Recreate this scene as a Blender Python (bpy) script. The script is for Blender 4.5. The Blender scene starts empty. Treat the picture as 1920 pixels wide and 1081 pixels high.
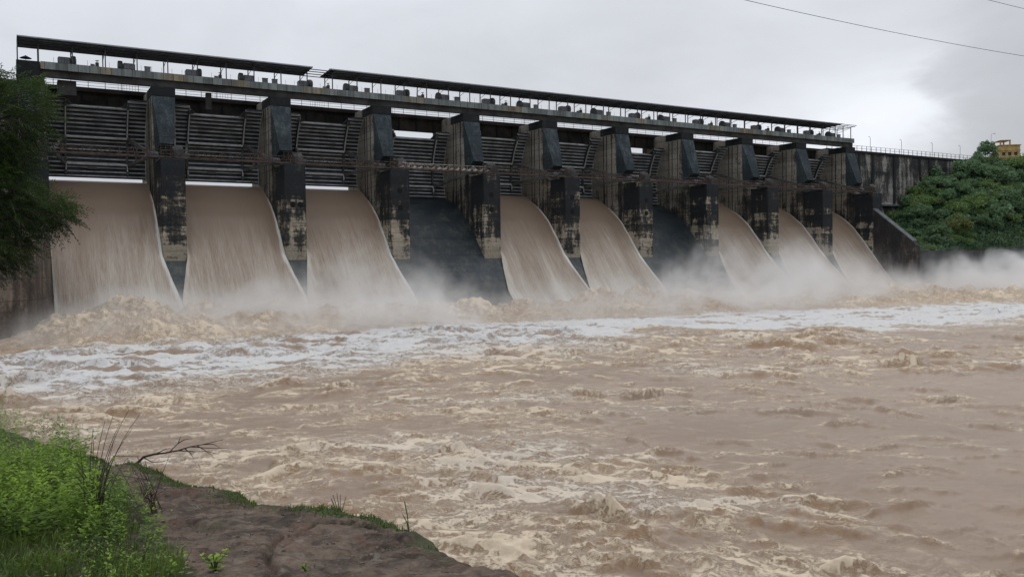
import bpy, math, random
import numpy as np
from mathutils import Vector, Matrix

rad = math.radians
SC = bpy.context.scene
COL = SC.collection
random.seed(5)
RNG = np.random.default_rng(11)
WATER = -9.0            # river level below the eye (camera stands at the origin)
DN = 136.07             # distance from the eye to the plane of the pier noses
PITCH = 18.0

# ------------------------------------------------------------------ camera
cam = bpy.data.cameras.new("camera")
cam.sensor_width = 36.0
cam.lens = 36.0 * 1600.0 / 1920.0
cam.clip_start = 0.1
cam.clip_end = 9000
cam_o = bpy.data.objects.new("camera", cam)
COL.objects.link(cam_o)
YAW, TILT, ROLL = rad(30.183), rad(1.7405), rad(-0.638)
fwd = Vector((math.sin(YAW) * math.cos(TILT), math.cos(YAW) * math.cos(TILT), -math.sin(TILT)))
rgt = Vector((math.cos(YAW), -math.sin(YAW), 0))
up = rgt.cross(fwd)
# roll about the viewing axis
rgt2 = rgt * math.cos(ROLL) + up * math.sin(ROLL)
up2 = up * math.cos(ROLL) - rgt * math.sin(ROLL)
cam_o.matrix_world = Matrix(((rgt2.x, up2.x, -fwd.x, 0), (rgt2.y, up2.y, -fwd.y, 0), (rgt2.z, up2.z, -fwd.z, 0), (0, 0, 0, 1)))
SC.camera = cam_o

SC.view_settings.view_transform = 'Standard'
SC.view_settings.look = 'None'
SC.view_settings.exposure = 0.0
SC.view_settings.gamma = 1.0
SC.view_settings.use_curve_mapping = False
SC.render.engine = 'CYCLES'
SC.cycles.use_denoising = True
SC.cycles.max_bounces = 6
SC.cycles.diffuse_bounces = 3
SC.cycles.glossy_bounces = 2
SC.cycles.transmission_bounces = 2
SC.cycles.transparent_max_bounces = 8
SC.cycles.volume_bounces = 4
SC.cycles.use_adaptive_sampling = True
SC.cycles.adaptive_threshold = 0.02
try:
    SC.cycles.volume_step_rate = 0.35
    SC.cycles.volume_max_steps = 256
except Exception:
    pass

# ------------------------------------------------------------------ node helper
class G:
    def __init__(s, tree):
        s.t = tree
        s.t.nodes.clear()
    def node(s, kind, ins=None, **props):
        n = s.t.nodes.new(kind)
        for k, v in props.items():
            setattr(n, k, v)
        for k, v in (ins or {}).items():
            s.put(n.inputs[k], v)
        return n
    def put(s, sock, v):
        if isinstance(v, bpy.types.NodeSocket):
            s.t.links.new(v, sock)
        elif v is not None:
            if sock.type == 'RGBA' and not isinstance(v, (int, float)) and len(v) == 3:
                v = (*v, 1.0)
            sock.default_value = v
    def m(s, op, a, b=None, c=None, clamp=False):
        n = s.t.nodes.new('ShaderNodeMath')
        n.operation = op
        n.use_clamp = clamp
        s.put(n.inputs[0], a)
        if b is not None: s.put(n.inputs[1], b)
        if c is not None: s.put(n.inputs[2], c)
        return n.outputs[0]
    def vm(s, op, a, b):
        n = s.t.nodes.new('ShaderNodeVectorMath')
        n.operation = op
        s.put(n.inputs[0], a)
        s.put(n.inputs[1], b)
        return n.outputs[0]
    def ss(s, v, lo, hi, a=0.0, b=1.0):
        n = s.t.nodes.new('ShaderNodeMapRange')
        n.interpolation_type = 'SMOOTHSTEP'
        s.put(n.inputs[0], v)
        n.inputs[1].default_value = lo
        n.inputs[2].default_value = hi
        n.inputs[3].default_value = a
        n.inputs[4].default_value = b
        return n.outputs[0]
    def lin(s, v, lo, hi, a=0.0, b=1.0):
        n = s.t.nodes.new('ShaderNodeMapRange')
        s.put(n.inputs[0], v)
        n.inputs[1].default_value = lo
        n.inputs[2].default_value = hi
        n.inputs[3].default_value = a
        n.inputs[4].default_value = b
        return n.outputs[0]
    def noise(s, vec, scale=1.0, detail=4.0, rough=0.55, dist=0.0):
        n = s.node('ShaderNodeTexNoise', {'Vector': vec, 'Scale': scale, 'Detail': detail, 'Roughness': rough, 'Distortion': dist})
        return n.outputs[0]
    def mix(s, f, a, b):
        n = s.t.nodes.new('ShaderNodeMix')
        n.data_type = 'RGBA'
        s.put(n.inputs[0], f)
        s.put(n.inputs[6], a)
        s.put(n.inputs[7], b)
        return n.outputs[2]
    def pos(s):
        return s.node('ShaderNodeNewGeometry').outputs['Position']
    def xyz(s, v):
        n = s.node('ShaderNodeSeparateXYZ', {0: v})
        return n.outputs
    def out(s, bsdf, vol=False):
        o = s.node('ShaderNodeOutputMaterial')
        s.t.links.new(bsdf, o.inputs['Volume' if vol else 'Surface'])
        return o
    def bsdf(s, color, rough=0.8, spec=0.5, normal=None, metal=0.0):
        n = s.node('ShaderNodeBsdfPrincipled', {'Base Color': color, 'Roughness': rough, 'Metallic': metal})
        s.put(n.inputs['Specular IOR Level'], spec)
        if normal is not None:
            s.put(n.inputs['Normal'], normal)
        s.out(n.outputs[0])
        return n
    def bump(s, h, strength=0.5, dist=0.05):
        return s.node('ShaderNodeBump', {'Height': h, 'Strength': strength, 'Distance': dist}).outputs[0]

def newmat(name):
    m = bpy.data.materials.new(name)
    m.use_nodes = True
    return m, G(m.node_tree)

# ------------------------------------------------------------------ world: dull overcast with one bright break
GLOW = Vector((0.806, 0.571, 0.156)).normalized()
SUN_AZ = math.atan2(GLOW.x, GLOW.y)
SUN_EL = rad(48)
w = bpy.data.worlds.new("World")
SC.world = w
w.use_nodes = True
g = G(w.node_tree)
dirn = g.node('ShaderNodeTexCoord').outputs['Generated']
x, y, z = g.xyz(dirn)
sky = g.node('ShaderNodeTexSky', sky_type='NISHITA', sun_disc=False, sun_elevation=SUN_EL, sun_rotation=SUN_AZ, dust_density=4.0)
bg1 = g.node('ShaderNodeBackground', {'Color': sky.outputs[0], 'Strength': 0.1})
zc = g.m('MAXIMUM', z, 0.0)
flat = g.node('ShaderNodeCombineXYZ', {0: x, 1: y, 2: g.m('MULTIPLY', z, 2.2)}).outputs[0]
n1 = g.noise(flat, 2.3, 5, 0.5, 0.6)
n2 = g.noise(flat, 6.5, 5, 0.55, 0.4)
base = g.m('ADD', g.lin(zc, 0.0, 0.9, 0.52, 1.26), g.m('ADD', g.lin(n1, 0.3, 0.7, -0.075, 0.075), g.lin(n2, 0.3, 0.7, -0.03, 0.03)))
nd = g.node('ShaderNodeVectorMath', {0: dirn}, operation='NORMALIZE').outputs[0]
def dot(vec):
    v_ = g.node('ShaderNodeVectorMath', operation='DOT_PRODUCT')
    g.put(v_.inputs[0], nd)
    v_.inputs[1].default_value = vec
    return v_.outputs['Value']
# ragged edge of the bright break: soft towards the dam, sharp against the darker cloud beyond it
wob = g.m('ADD', g.lin(n2, 0.25, 0.75, -0.035, 0.035), g.lin(g.noise(flat, 15.0, 4, 0.6), 0.25, 0.75, -0.012, 0.012))
tt = g.m('ADD', dot((math.cos(SUN_AZ), -math.sin(SUN_AZ), 0)), wob)
e_ = g.m('DIVIDE', g.m('ADD', g.m('SUBTRACT', z, 0.148), g.m('MULTIPLY', wob, 0.5)), 0.050)
ap_ = g.m('DIVIDE', g.m('MAXIMUM', tt, 0.0), 0.030)
an_ = g.m('DIVIDE', g.m('MINIMUM', tt, 0.0), 0.15)
q_ = g.m('ADD', g.m('MULTIPLY', e_, e_), g.m('ADD', g.m('MULTIPLY', ap_, ap_), g.m('MULTIPLY', an_, an_)))
fr_ = g.m('GREATER_THAN', dot((math.sin(SUN_AZ), math.cos(SUN_AZ), 0)), 0.0)
glow = g.m('MULTIPLY', fr_, g.m('ADD', g.m('MULTIPLY', g.m('EXPONENT', g.m('MULTIPLY', q_, -1.0)), 0.27), g.m('MULTIPLY', g.m('EXPONENT', g.m('MULTIPLY', q_, -0.22)), 0.10)))
side = g.m('ADD', g.lin(dot((0.82, -0.57, 0)), -0.5, 0.5, 0.05, -0.04), g.m('MULTIPLY', g.ss(tt, -0.03, 0.09), -0.085))
lum = g.m('ADD', g.m('ADD', base, glow), side)
ground = g.ss(z, -0.02, 0.0)
colr = g.mix(g.ss(lum, 0.5, 0.95), (0.945, 0.985, 1.06), (0.955, 0.995, 1.07))
cl = g.node('ShaderNodeVectorMath', {0: colr}, operation='SCALE')
g.put(cl.inputs['Scale'], g.m('MULTIPLY', lum, g.lin(ground, 0, 1, 0.35, 1.0)))
bg2 = g.node('ShaderNodeBackground', {'Color': cl.outputs[0], 'Strength': 1.0})
mx = g.node('ShaderNodeMixShader', {0: 0.93, 1: bg1.outputs[0], 2: bg2.outputs[0]})
wo = g.node('ShaderNodeOutputWorld')
g.t.links.new(mx.outputs[0], wo.inputs['Surface'])

sun = bpy.data.lights.new("sun", 'SUN')
sun.energy = 0.5
sun.angle = rad(35)
sun.color = (1.0, 0.97, 0.93)
sun_o = bpy.data.objects.new("sun", sun)
COL.objects.link(sun_o)
sd = Vector((math.sin(SUN_AZ) * math.cos(SUN_EL), math.cos(SUN_AZ) * math.cos(SUN_EL), math.sin(SUN_EL)))
sun_o.rotation_euler = (-sd).to_track_quat('-Z', 'Y').to_euler()

# ------------------------------------------------------------------ object helpers
def tag(o, label=None, cat=None, group=None, kind=None):
    if label: o['label'] = label
    if cat: o['category'] = cat
    if group: o['group'] = group
    if kind: o['kind'] = kind
    return o

def empty(name, loc=(0, 0, 0), **kw):
    o = bpy.data.objects.new(name, None)
    o.empty_display_size = 0.3
    o.location = loc
    COL.objects.link(o)
    return tag(o, **kw)

class MB:
    """collects verts and faces for ONE mesh object"""
    def __init__(s):
        s.v, s.f = [], []
    def add(s, vs, fs):
        k = len(s.v)
        s.v.extend([tuple(p) for p in vs])
        s.f.extend([tuple(i + k for i in f) for f in fs])
        return s
    def box(s, x0, x1, y0, y1, z0, z1):
        vs = [(x0, y0, z0), (x1, y0, z0), (x1, y1, z0), (x0, y1, z0), (x0, y0, z1), (x1, y0, z1), (x1, y1, z1), (x0, y1, z1)]
        return s.add(vs, [(0, 3, 2, 1), (4, 5, 6, 7), (0, 1, 5, 4), (1, 2, 6, 5), (2, 3, 7, 6), (3, 0, 4, 7)])
    def prism_x(s, prof, x0, x1):
        """profile of (y, z) points extruded along x"""
        n = len(prof)
        vs = [(x0, a, b) for a, b in prof] + [(x1, a, b) for a, b in prof]
        fs = [tuple(range(n)), tuple(range(2 * n - 1, n - 1, -1))]
        fs += [(i, i + n, (i + 1) % n + n, (i + 1) % n) for i in range(n)]
        return s.add(vs, fs)
    def hexa(s, lo, hi):
        """eight corners: two quads"""
        vs = list(lo) + list(hi)
        return s.add(vs, [(0, 3, 2, 1), (4, 5, 6, 7), (0, 1, 5, 4), (1, 2, 6, 5), (2, 3, 7, 6), (3, 0, 4, 7)])
    def tube(s, pts, r, n=6, r1=None, cap=True):
        pts = [Vector(p) for p in pts]
        k = len(pts)
        vs, fs = [], []
        prev = None
        for i, p in enumerate(pts):
            d = (pts[min(i + 1, k - 1)] - pts[max(i - 1, 0)]).normalized()
            a = Vector((0, 0, 1)) if abs(d.z) < 0.9 else Vector((1, 0, 0))
            u = d.cross(a).normalized() if prev is None else (prev - d * prev.dot(d)).normalized()
            prev = u
            v = d.cross(u)
            rr = r if r1 is None else r + (r1 - r) * i / max(k - 1, 1)
            for j in range(n):
                t = 2 * math.pi * j / n
                vs.append(p + (u * math.cos(t) + v * math.sin(t)) * rr)
        for i in range(k - 1):
            for j in range(n):
                fs.append((i * n + j, i * n + (j + 1) % n, (i + 1) * n + (j + 1) % n, (i + 1) * n + j))
        if cap:
            fs.append(tuple(range(n - 1, -1, -1)))
            fs.append(tuple((k - 1) * n + j for j in range(n)))
        return s.add(vs, fs)
    def lathe_x(s, prof, n=14, cy=0, cz=0):
        """(x, radius) profile turned about an axis along x"""
        vs, fs = [], []
        for x_, r_ in prof:
            for j in range(n):
                t = 2 * math.pi * j / n
                vs.append((x_, cy + math.cos(t) * r_, cz + math.sin(t) * r_))
        k = len(prof)
        for i in range(k - 1):
            for j in range(n):
                fs.append((i * n + j, (i + 1) * n + j, (i + 1) * n + (j + 1) % n, i * n + (j + 1) % n))
        fs.append(tuple(range(n)))
        fs.append(tuple((k - 1) * n + j for j in range(n - 1, -1, -1)))
        return s.add(vs, fs)
    def mesh(s, name):
        me = bpy.data.meshes.new(name)
        me.from_pydata(s.v, [], s.f)
        me.validate()
        me.update()
        return me
    def build(s, name, mat, parent=None, loc=None, smooth=False, bevel=0):
        me = s.mesh(name)
        return link(name, me, mat, parent, loc, smooth, bevel)

def link(name, me, mat, parent=None, loc=None, smooth=False, bevel=0):
    if mat is not None and not me.materials:
        me.materials.append(mat)
    if smooth:
        me.polygons.foreach_set('use_smooth', [True] * len(me.polygons))
    o = bpy.data.objects.new(name, me)
    COL.objects.link(o)
    if loc is not None:
        o.location = loc
    if parent is not None:
        o.parent = parent
    if bevel:
        b = o.modifiers.new('bevel', 'BEVEL')
        b.width = bevel
        b.segments = 1
        b.limit_method = 'ANGLE'
    return o

def np_mesh(name, V, F, mat, smooth=True, attrs=None, parent=None, loc=None):
    """V (n,3), F (m,4) or (m,3) -> object"""
    me = bpy.data.meshes.new(name)
    k = F.shape[1]
    me.vertices.add(len(V))
    me.vertices.foreach_set('co', np.ascontiguousarray(V, dtype=np.float32).ravel())
    me.loops.add(F.size)
    me.loops.foreach_set('vertex_index', np.ascontiguousarray(F, dtype=np.int32).ravel())
    me.polygons.add(len(F))
    me.polygons.foreach_set('loop_start', np.arange(0, F.size, k, dtype=np.int32))
    me.polygons.foreach_set('loop_total', np.full(len(F), k, dtype=np.int32))
    me.polygons.foreach_set('use_smooth', np.full(len(F), smooth, dtype=bool))
    for nm, a in (attrs or {}).items():
        at = me.attributes.new(nm, 'FLOAT', 'POINT')
        at.data.foreach_set('value', np.ascontiguousarray(a, dtype=np.float32).ravel())
    me.update(calc_edges=True)
    return link(name, me, mat, parent, loc)

def grid_faces(nu, nv):
    i = np.arange(nu * nv).reshape(nu, nv)
    return np.stack([i[:-1, :-1], i[1:, :-1], i[1:, 1:], i[:-1, 1:]], -1).reshape(-1, 4)

def children(o):
    return [c for c in COL.objects if c.parent == o]

def copy_tree(o, parent=None, kids=None):
    kids = kids if kids is not None else KIDS(o)
    c = o.copy()
    COL.objects.link(c)
    if parent is not None:
        c.parent = parent
    for ch, sub in kids:
        copy_tree(ch, c, sub)
    return c

def KIDS(o):
    return [(c, KIDS(c)) for c in list(o.children)]

# ------------------------------------------------------------------ numpy noise
_perm = np.random.default_rng(3).permutation(256)
_perm = np.concatenate([_perm, _perm, _perm])
_ga = np.random.default_rng(4).uniform(0, 2 * np.pi, 256)
_gx, _gy = np.cos(_ga), np.sin(_ga)
def perlin(x, y, seed=0):
    x = x + seed * 37.31
    y = y - seed * 17.77
    xi, yi = np.floor(x).astype(int), np.floor(y).astype(int)
    xf, yf = x - xi, y - yi
    xi &= 255
    yi &= 255
    u = xf * xf * xf * (xf * (xf * 6 - 15) + 10)
    v = yf * yf * yf * (yf * (yf * 6 - 15) + 10)
    def gr(a, b, dx, dy):
        h = _perm[_perm[a] + b]
        return _gx[h] * dx + _gy[h] * dy
    n00 = gr(xi, yi, xf, yf)
    n10 = gr(xi + 1, yi, xf - 1, yf)
    n01 = gr(xi, yi + 1, xf, yf - 1)
    n11 = gr(xi + 1, yi + 1, xf - 1, yf - 1)
    return 1.41 * ((n00 * (1 - u) + n10 * u) * (1 - v) + (n01 * (1 - u) + n11 * u) * v)
def fbm(x, y, oct=4, seed=0, gain=0.5):
    r, a, f = 0, 1.0, 1.0
    for k in range(oct):
        r = r + a * perlin(x * f, y * f, seed + k)
        a *= gain
        f *= 2.03
    return r
def sstep(v, lo, hi):
    t = np.clip((v - lo) / (hi - lo), 0, 1)
    return t * t * (3 - 2 * t)

# ------------------------------------------------------------------ materials
def simple(name, col, rough=0.7, var=0.35, scale=1.2, spec=0.4, metal=0.0, bump=0.0):
    m, g = newmat(name)
    p = g.pos()
    n = g.noise(p, scale, 5, 0.6)
    c2 = [c * (1 - var) for c in col]
    c1 = [min(1, c * (1 + var)) for c in col]
    g.bsdf(g.mix(g.ss(n, 0.3, 0.7), c2, c1), rough, spec, g.bump(n, 0.4, bump) if bump else None, metal)
    return m

def concrete(name, dark, pale, mid, zlo, zhi, tlo, thi, streak=(1.1, 0.07), width=0.06, lift=1.5, back=None, rough=0.85, spec=0.3, blotch=0.32, hband=0.0):
    """weathered concrete: black growth with pale patches; the pale cover changes from tlo at height zlo to thi at zhi;
    back = (dn0, dn1, amount): more bare concrete towards the upstream part of a pier side"""
    m, g = newmat(name)
    p = g.pos()
    x, y, z = g.xyz(p)
    xy = g.m('ADD', g.m('MULTIPLY', x, 1.0), g.m('MULTIPLY', y, 0.83))
    sv = g.node('ShaderNodeCombineXYZ', {0: g.m('MULTIPLY', x, streak[0]), 1: g.m('MULTIPLY', y, streak[0]), 2: g.m('MULTIPLY', z, streak[1])}).outputs[0]
    st = g.noise(sv, 1.0, 5, 0.6, 0.3)
    bl = g.noise(p, blotch, 6, 0.62, 0.5)
    fine = g.noise(p, 2.6, 5, 0.65)
    v = g.m('ADD', g.m('MULTIPLY', st, 0.5), g.m('ADD', g.m('MULTIPLY', bl, 0.42), g.m('MULTIPLY', fine, 0.16)))
    if hband:
        hv = g.node('ShaderNodeCombineXYZ', {0: g.m('MULTIPLY', x, 0.45), 1: g.m('MULTIPLY', y, 0.45), 2: g.m('MULTIPLY', z, 2.6)}).outputs[0]
        v = g.m('ADD', v, g.m('MULTIPLY', g.m('SUBTRACT', g.noise(hv, 1.0, 4, 0.7), 0.5), hband))
        lr_ = g.node('ShaderNodeTexWhiteNoise', {'W': g.m('ADD', g.m('FLOOR', g.m('DIVIDE', g.m('ADD', z, 60.0), lift)), g.m('FLOOR', g.m('DIVIDE', x, 9.0)))}, noise_dimensions='1D').outputs[0]
        v = g.m('ADD', v, g.m('MULTIPLY', g.m('SUBTRACT', lr_, 0.5), hband * 0.55))
    thr = g.lin(z, zlo, zhi, tlo, thi)
    if back:
        bk = g.m('MULTIPLY', g.ss(y, DN + back[0], DN + back[1]), g.ss(z, back[3], back[4]))
        thr = g.m('SUBTRACT', thr, g.m('MULTIPLY', bk, back[2]))
    d = g.m('SUBTRACT', v, thr)
    mask = g.ss(d, -width, width)
    brown = g.ss(d, -width * 2.6, -width * 0.3)
    # casting lifts: thin dark horizontal joints and faint tone steps
    fr = g.m('FRACT', g.m('DIVIDE', g.m('ADD', z, 60.0), lift))
    joint = g.m('SUBTRACT', 1.0, g.ss(g.m('ABSOLUTE', g.m('SUBTRACT', fr, 0.5)), 0.0, 0.045))
    tone = g.lin(g.node('ShaderNodeTexWhiteNoise', {'W': g.m('FLOOR', g.m('DIVIDE', g.m('ADD', z, 60.0), lift))}, noise_dimensions='1D').outputs[0], 0, 1, 0.78, 1.15)
    c = g.mix(mask, g.mix(g.m('MULTIPLY', brown, 0.75), dark, mid), pale)
    c = g.mix(g.m('MULTIPLY', joint, 0.55), c, [k * 0.7 for k in dark])
    sc = g.node('ShaderNodeVectorMath', {0: c}, operation='SCALE')
    g.put(sc.inputs['Scale'], g.m('MULTIPLY', tone, g.lin(fine, 0.3, 0.7, 0.75, 1.25)))
    g.bsdf(sc.outputs[0], rough, spec, g.bump(g.m('ADD', fine, g.m('MULTIPLY', joint, -0.6)), 0.6, 0.06))
    return m

DARK = (0.018, 0.0215, 0.0245)
M = {}
M['nose'] = concrete('pier_front_concrete', DARK, (0.33, 0.29, 0.225), (0.075, 0.065, 0.052), 1.0, 14.0, 0.465, 0.70, streak=(0.9, 0.14), width=0.045, hband=0.26)
M['shaft'] = concrete('pier_side_concrete', DARK, (0.29, 0.265, 0.225), (0.10, 0.085, 0.066), 0.0, 16.0, 0.60, 0.62, streak=(1.5, 0.035), width=0.06, hband=0.08,
                      back=(6.6, 9.4, 0.17, 9.5, 16.5), lift=2.2)
M['bracket'] = concrete('damp_bracket_concrete', (0.031, 0.043, 0.051), (0.085, 0.105, 0.112), (0.042, 0.056, 0.064), 18, 27, 0.63, 0.585, streak=(1.6, 0.10), width=0.09, lift=3.9)
M['cap'] = concrete('pier_head_concrete', (0.014, 0.017, 0.019), (0.10, 0.095, 0.085), (0.03, 0.028, 0.025), 20, 30, 0.66, 0.70)
M['hole'] = simple('drain_hole_shade', (0.006, 0.006, 0.006), 0.9, 0.2)  # near-black disc on the face, painted as the shade inside a hole
M['weir'] = concrete('wet_weir_concrete', (0.010, 0.0175, 0.0245), (0.070, 0.072, 0.062), (0.026, 0.036, 0.041), -8, 12, 0.545, 0.62, streak=(0.9, 0.05), rough=0.42, spec=0.45, width=0.10, lift=3.0, blotch=0.2)
M['skin'] = simple('gate_skin_steel', (0.048, 0.052, 0.056), 0.65, 0.5, 0.6)
M['rib'] = simple('gate_rib_steel', (0.30, 0.315, 0.33), 0.55, 0.45, 0.5)
M['strut'] = simple('gate_strut_steel', (0.055, 0.06, 0.06), 0.6, 0.4, 0.8)
M['pipe'] = simple('pale_painted_pipe', (0.40, 0.41, 0.41), 0.5, 0.25, 1.5)
M['arm'] = simple('gate_arm_steel', (0.085, 0.085, 0.08), 0.6, 0.45, 0.9)
M['rust'] = simple('rusty_steel', (0.070, 0.050, 0.042), 0.85, 0.55, 1.6)
M['rustpale'] = simple('flaking_pale_steel', (0.30, 0.265, 0.235), 0.8, 0.6, 1.2)
M['girder'] = simple('girder_concrete', (0.042, 0.041, 0.041), 0.85, 0.5, 0.5)
M['road'] = simple('road_girder_concrete', (0.034, 0.030, 0.026), 0.85, 0.6, 0.35)
M['roof'] = simple('roof_sheet_dark', (0.095, 0.115, 0.14), 0.6, 0.2, 0.3)
M['eave'] = simple('eave_strip_grey', (0.30, 0.31, 0.33), 0.6, 0.2, 0.5)
M['post'] = simple('dark_steel_post', (0.06, 0.065, 0.075), 0.6, 0.3, 1.0)
M['hoist'] = simple('hoist_grey_paint', (0.19, 0.20, 0.215), 0.5, 0.3, 1.3)
M['hoistdark'] = simple('hoist_dark_paint', (0.06, 0.065, 0.075), 0.6, 0.3, 1.3)
M['lamp'] = simple('lamp_post_grey', (0.30, 0.31, 0.32), 0.5, 0.2, 1.3)
M['yellow'] = simple('yellow_ochre_plaster', (0.44, 0.30, 0.12), 0.8, 0.3, 0.8)
M['window'] = simple('window_opening', (0.03, 0.028, 0.025), 0.5, 0.2)
M['blue'] = simple('dark_blue_cloth', (0.035, 0.04, 0.085), 0.8, 0.3, 2.0)
M['cable'] = simple('black_cable', (0.03, 0.03, 0.034), 0.6, 0.1)
M['wall'] = concrete('dam_masonry', (0.026, 0.029, 0.031), (0.30, 0.285, 0.265), (0.085, 0.08, 0.072), 14.0, 29.0, 0.56, 0.60, streak=(0.55, 0.10), width=0.045, lift=1.2, blotch=0.2)
M['train'] = concrete('training_wall_concrete', (0.040, 0.033, 0.028), (0.20, 0.165, 0.13), (0.095, 0.072, 0.056), -9.0, 5.0, 0.62, 0.585, streak=(0.9, 0.07), width=0.085, lift=2.5)
M['wing'] = concrete('wing_wall_concrete', (0.026, 0.025, 0.026), (0.15, 0.125, 0.105), (0.055, 0.046, 0.041), -9.0, 9.0, 0.57, 0.66, streak=(0.8, 0.25), width=0.07, lift=2.4, blotch=0.25)
M['coping'] = simple('wall_coping', (0.085, 0.098, 0.10), 0.8, 0.3, 0.8)
M['stone'] = concrete('bank_stone_wall', (0.045, 0.047, 0.048), (0.13, 0.125, 0.118), (0.07, 0.068, 0.064), -9, 4, 0.66, 0.64, streak=(0.8, 0.4), width=0.06, lift=0.9)

# fascia: pale precast panels with dark joints and a different tint each
m, g = newmat('fascia_panel_concrete')
p = g.pos(); x, y, z = g.xyz(p)
pn = g.m('DIVIDE', x, 1.49)
cell = g.node('ShaderNodeTexWhiteNoise', {'W': g.m('FLOOR', pn)}, noise_dimensions='1D').outputs
fr = g.m('ABSOLUTE', g.m('SUBTRACT', g.m('FRACT', pn), 0.5))
joint = g.ss(fr, 0.462, 0.49)
sv = g.node('ShaderNodeCombineXYZ', {0: g.m('MULTIPLY', x, 2.4), 1: y, 2: g.m('MULTIPLY', z, 0.25)}).outputs[0]
st = g.noise(sv, 1.0, 5, 0.6)
bl = g.noise(p, 0.16, 3, 0.5)
c = g.mix(g.ss(bl, 0.5, 0.64), (0.20, 0.225, 0.225), (0.245, 0.215, 0.16))
sc = g.node('ShaderNodeVectorMath', {0: c}, operation='SCALE')
g.put(sc.inputs['Scale'], g.m('MULTIPLY', g.lin(cell[0], 0, 1, 0.72, 1.25), g.m('MULTIPLY', g.lin(st, 0.35, 0.65, 0.62, 1.12), g.lin(joint, 0, 1, 1, 0.22))))
g.bsdf(sc.outputs[0], 0.85, 0.3)
M['fascia'] = m

# ------------------------------------------------------------------ shared measures (dn = upstream distance from the pier noses)
R = [22.51, 40.87, 58.98, 76.95, 94.6, 112.6, 130.68, 148.88, 166.85]      # far edge of each pier
HW = 1.72
PIER = [2.68] + [r - HW for r in R] + [183.05]                                # pier centres, abutments at both ends
ORD = ['first', 'second', 'third', 'fourth', 'fifth', 'sixth', 'seventh', 'eighth', 'ninth', 'tenth', 'eleventh']
BAYC = [(PIER[i] + PIER[i + 1]) / 2 for i in range(10)]
BAYW = [PIER[i + 1] - PIER[i] - 2 * HW for i in range(10)]
DRY = {3, 6}
OG = np.array([(-22, -12.5), (-14, -12.0), (-11.5, -11.4), (-10, -10.3), (-7.5, -7.6), (-5.5, -5.4), (-2, -1.5), (0, 0.8), (1.5, 2.45), (2.8, 4.0), (4.3, 5.5), (5.5, 6.8), (7.2, 8.15), (9, 9.5), (11.5, 10.95), (13, 11.75), (15, 12.45), (16.5, 12.7), (18, 12.5), (20, 11.4), (22, 8.5), (24, 2.0), (25, -12)])
WT = np.array([(-14, -11.4), (-12, -10.2), (-10, -9.2), (-7.5, -6.75), (-5.5, -4.85), (-2, -1.0), (0, 1.32), (1.5, 3.02), (2.8, 4.7), (4.3, 6.2), (5.5, 7.7), (7.2, 9.05), (9, 10.4), (11.5, 11.8), (13, 12.62), (14.2, 13.22), (15.2, 13.6), (16.5, 13.82), (18, 13.9), (21, 13.95), (30, 13.95)])
def spl(T, d):
    """smooth interpolation of a profile table"""
    T = np.asarray(T)
    y = np.interp(d, T[:, 0], T[:, 1])
    for k in (0.5, 1.0):
        y = y * 0.5 + 0.25 * (np.interp(d - k * 0.6, T[:, 0], T[:, 1]) + np.interp(d + k * 0.6, T[:, 0], T[:, 1]))
    return y

# ------------------------------------------------------------------ ground and reservoir
gm, g = newmat('ground_soil')
p = g.pos()
g.bsdf(g.mix(g.noise(p, 0.05, 5), (0.05, 0.07, 0.03), (0.12, 0.10, 0.06)), 0.95, 0.2)
b = MB()
b.add([(-4000, -4000, -14), (4000, -4000, -14), (4000, 4000, -14), (-4000, 4000, -14)], [(0, 1, 2, 3)])
tag(b.build('ground', gm), kind='structure')
rm, g = newmat('reservoir_water')
g.bsdf((0.27, 0.20, 0.15), 0.15, 0.5)
b = MB()
b.add([(-400, DN + 30, 13.95), (500, DN + 30, 13.95), (500, DN + 1500, 13.95), (-400, DN + 1500, 13.95)], [(0, 1, 2, 3)])
tag(b.build('reservoir_water', rm), kind='structure')

# ------------------------------------------------------------------ weir body
dd = np.concatenate([np.linspace(-20, -12, 6), np.linspace(-11, 22, 50), np.linspace(22.5, 25, 6)])
zz = spl(OG, dd)
xs = np.linspace(PIER[0] + 0.5, PIER[-1] - 0.5, 60)
V = np.zeros((len(xs), len(dd), 3))
V[:, :, 0] = xs[:, None]
V[:, :, 1] = DN + dd[None, :]
V[:, :, 2] = zz[None, :]
o = np_mesh('overflow_weir', V.reshape(-1, 3), grid_faces(len(xs), len(dd)), M['weir'])
tag(o, 'long curved concrete overflow weir, dark and wet where two bays run dry', 'weir')

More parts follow.
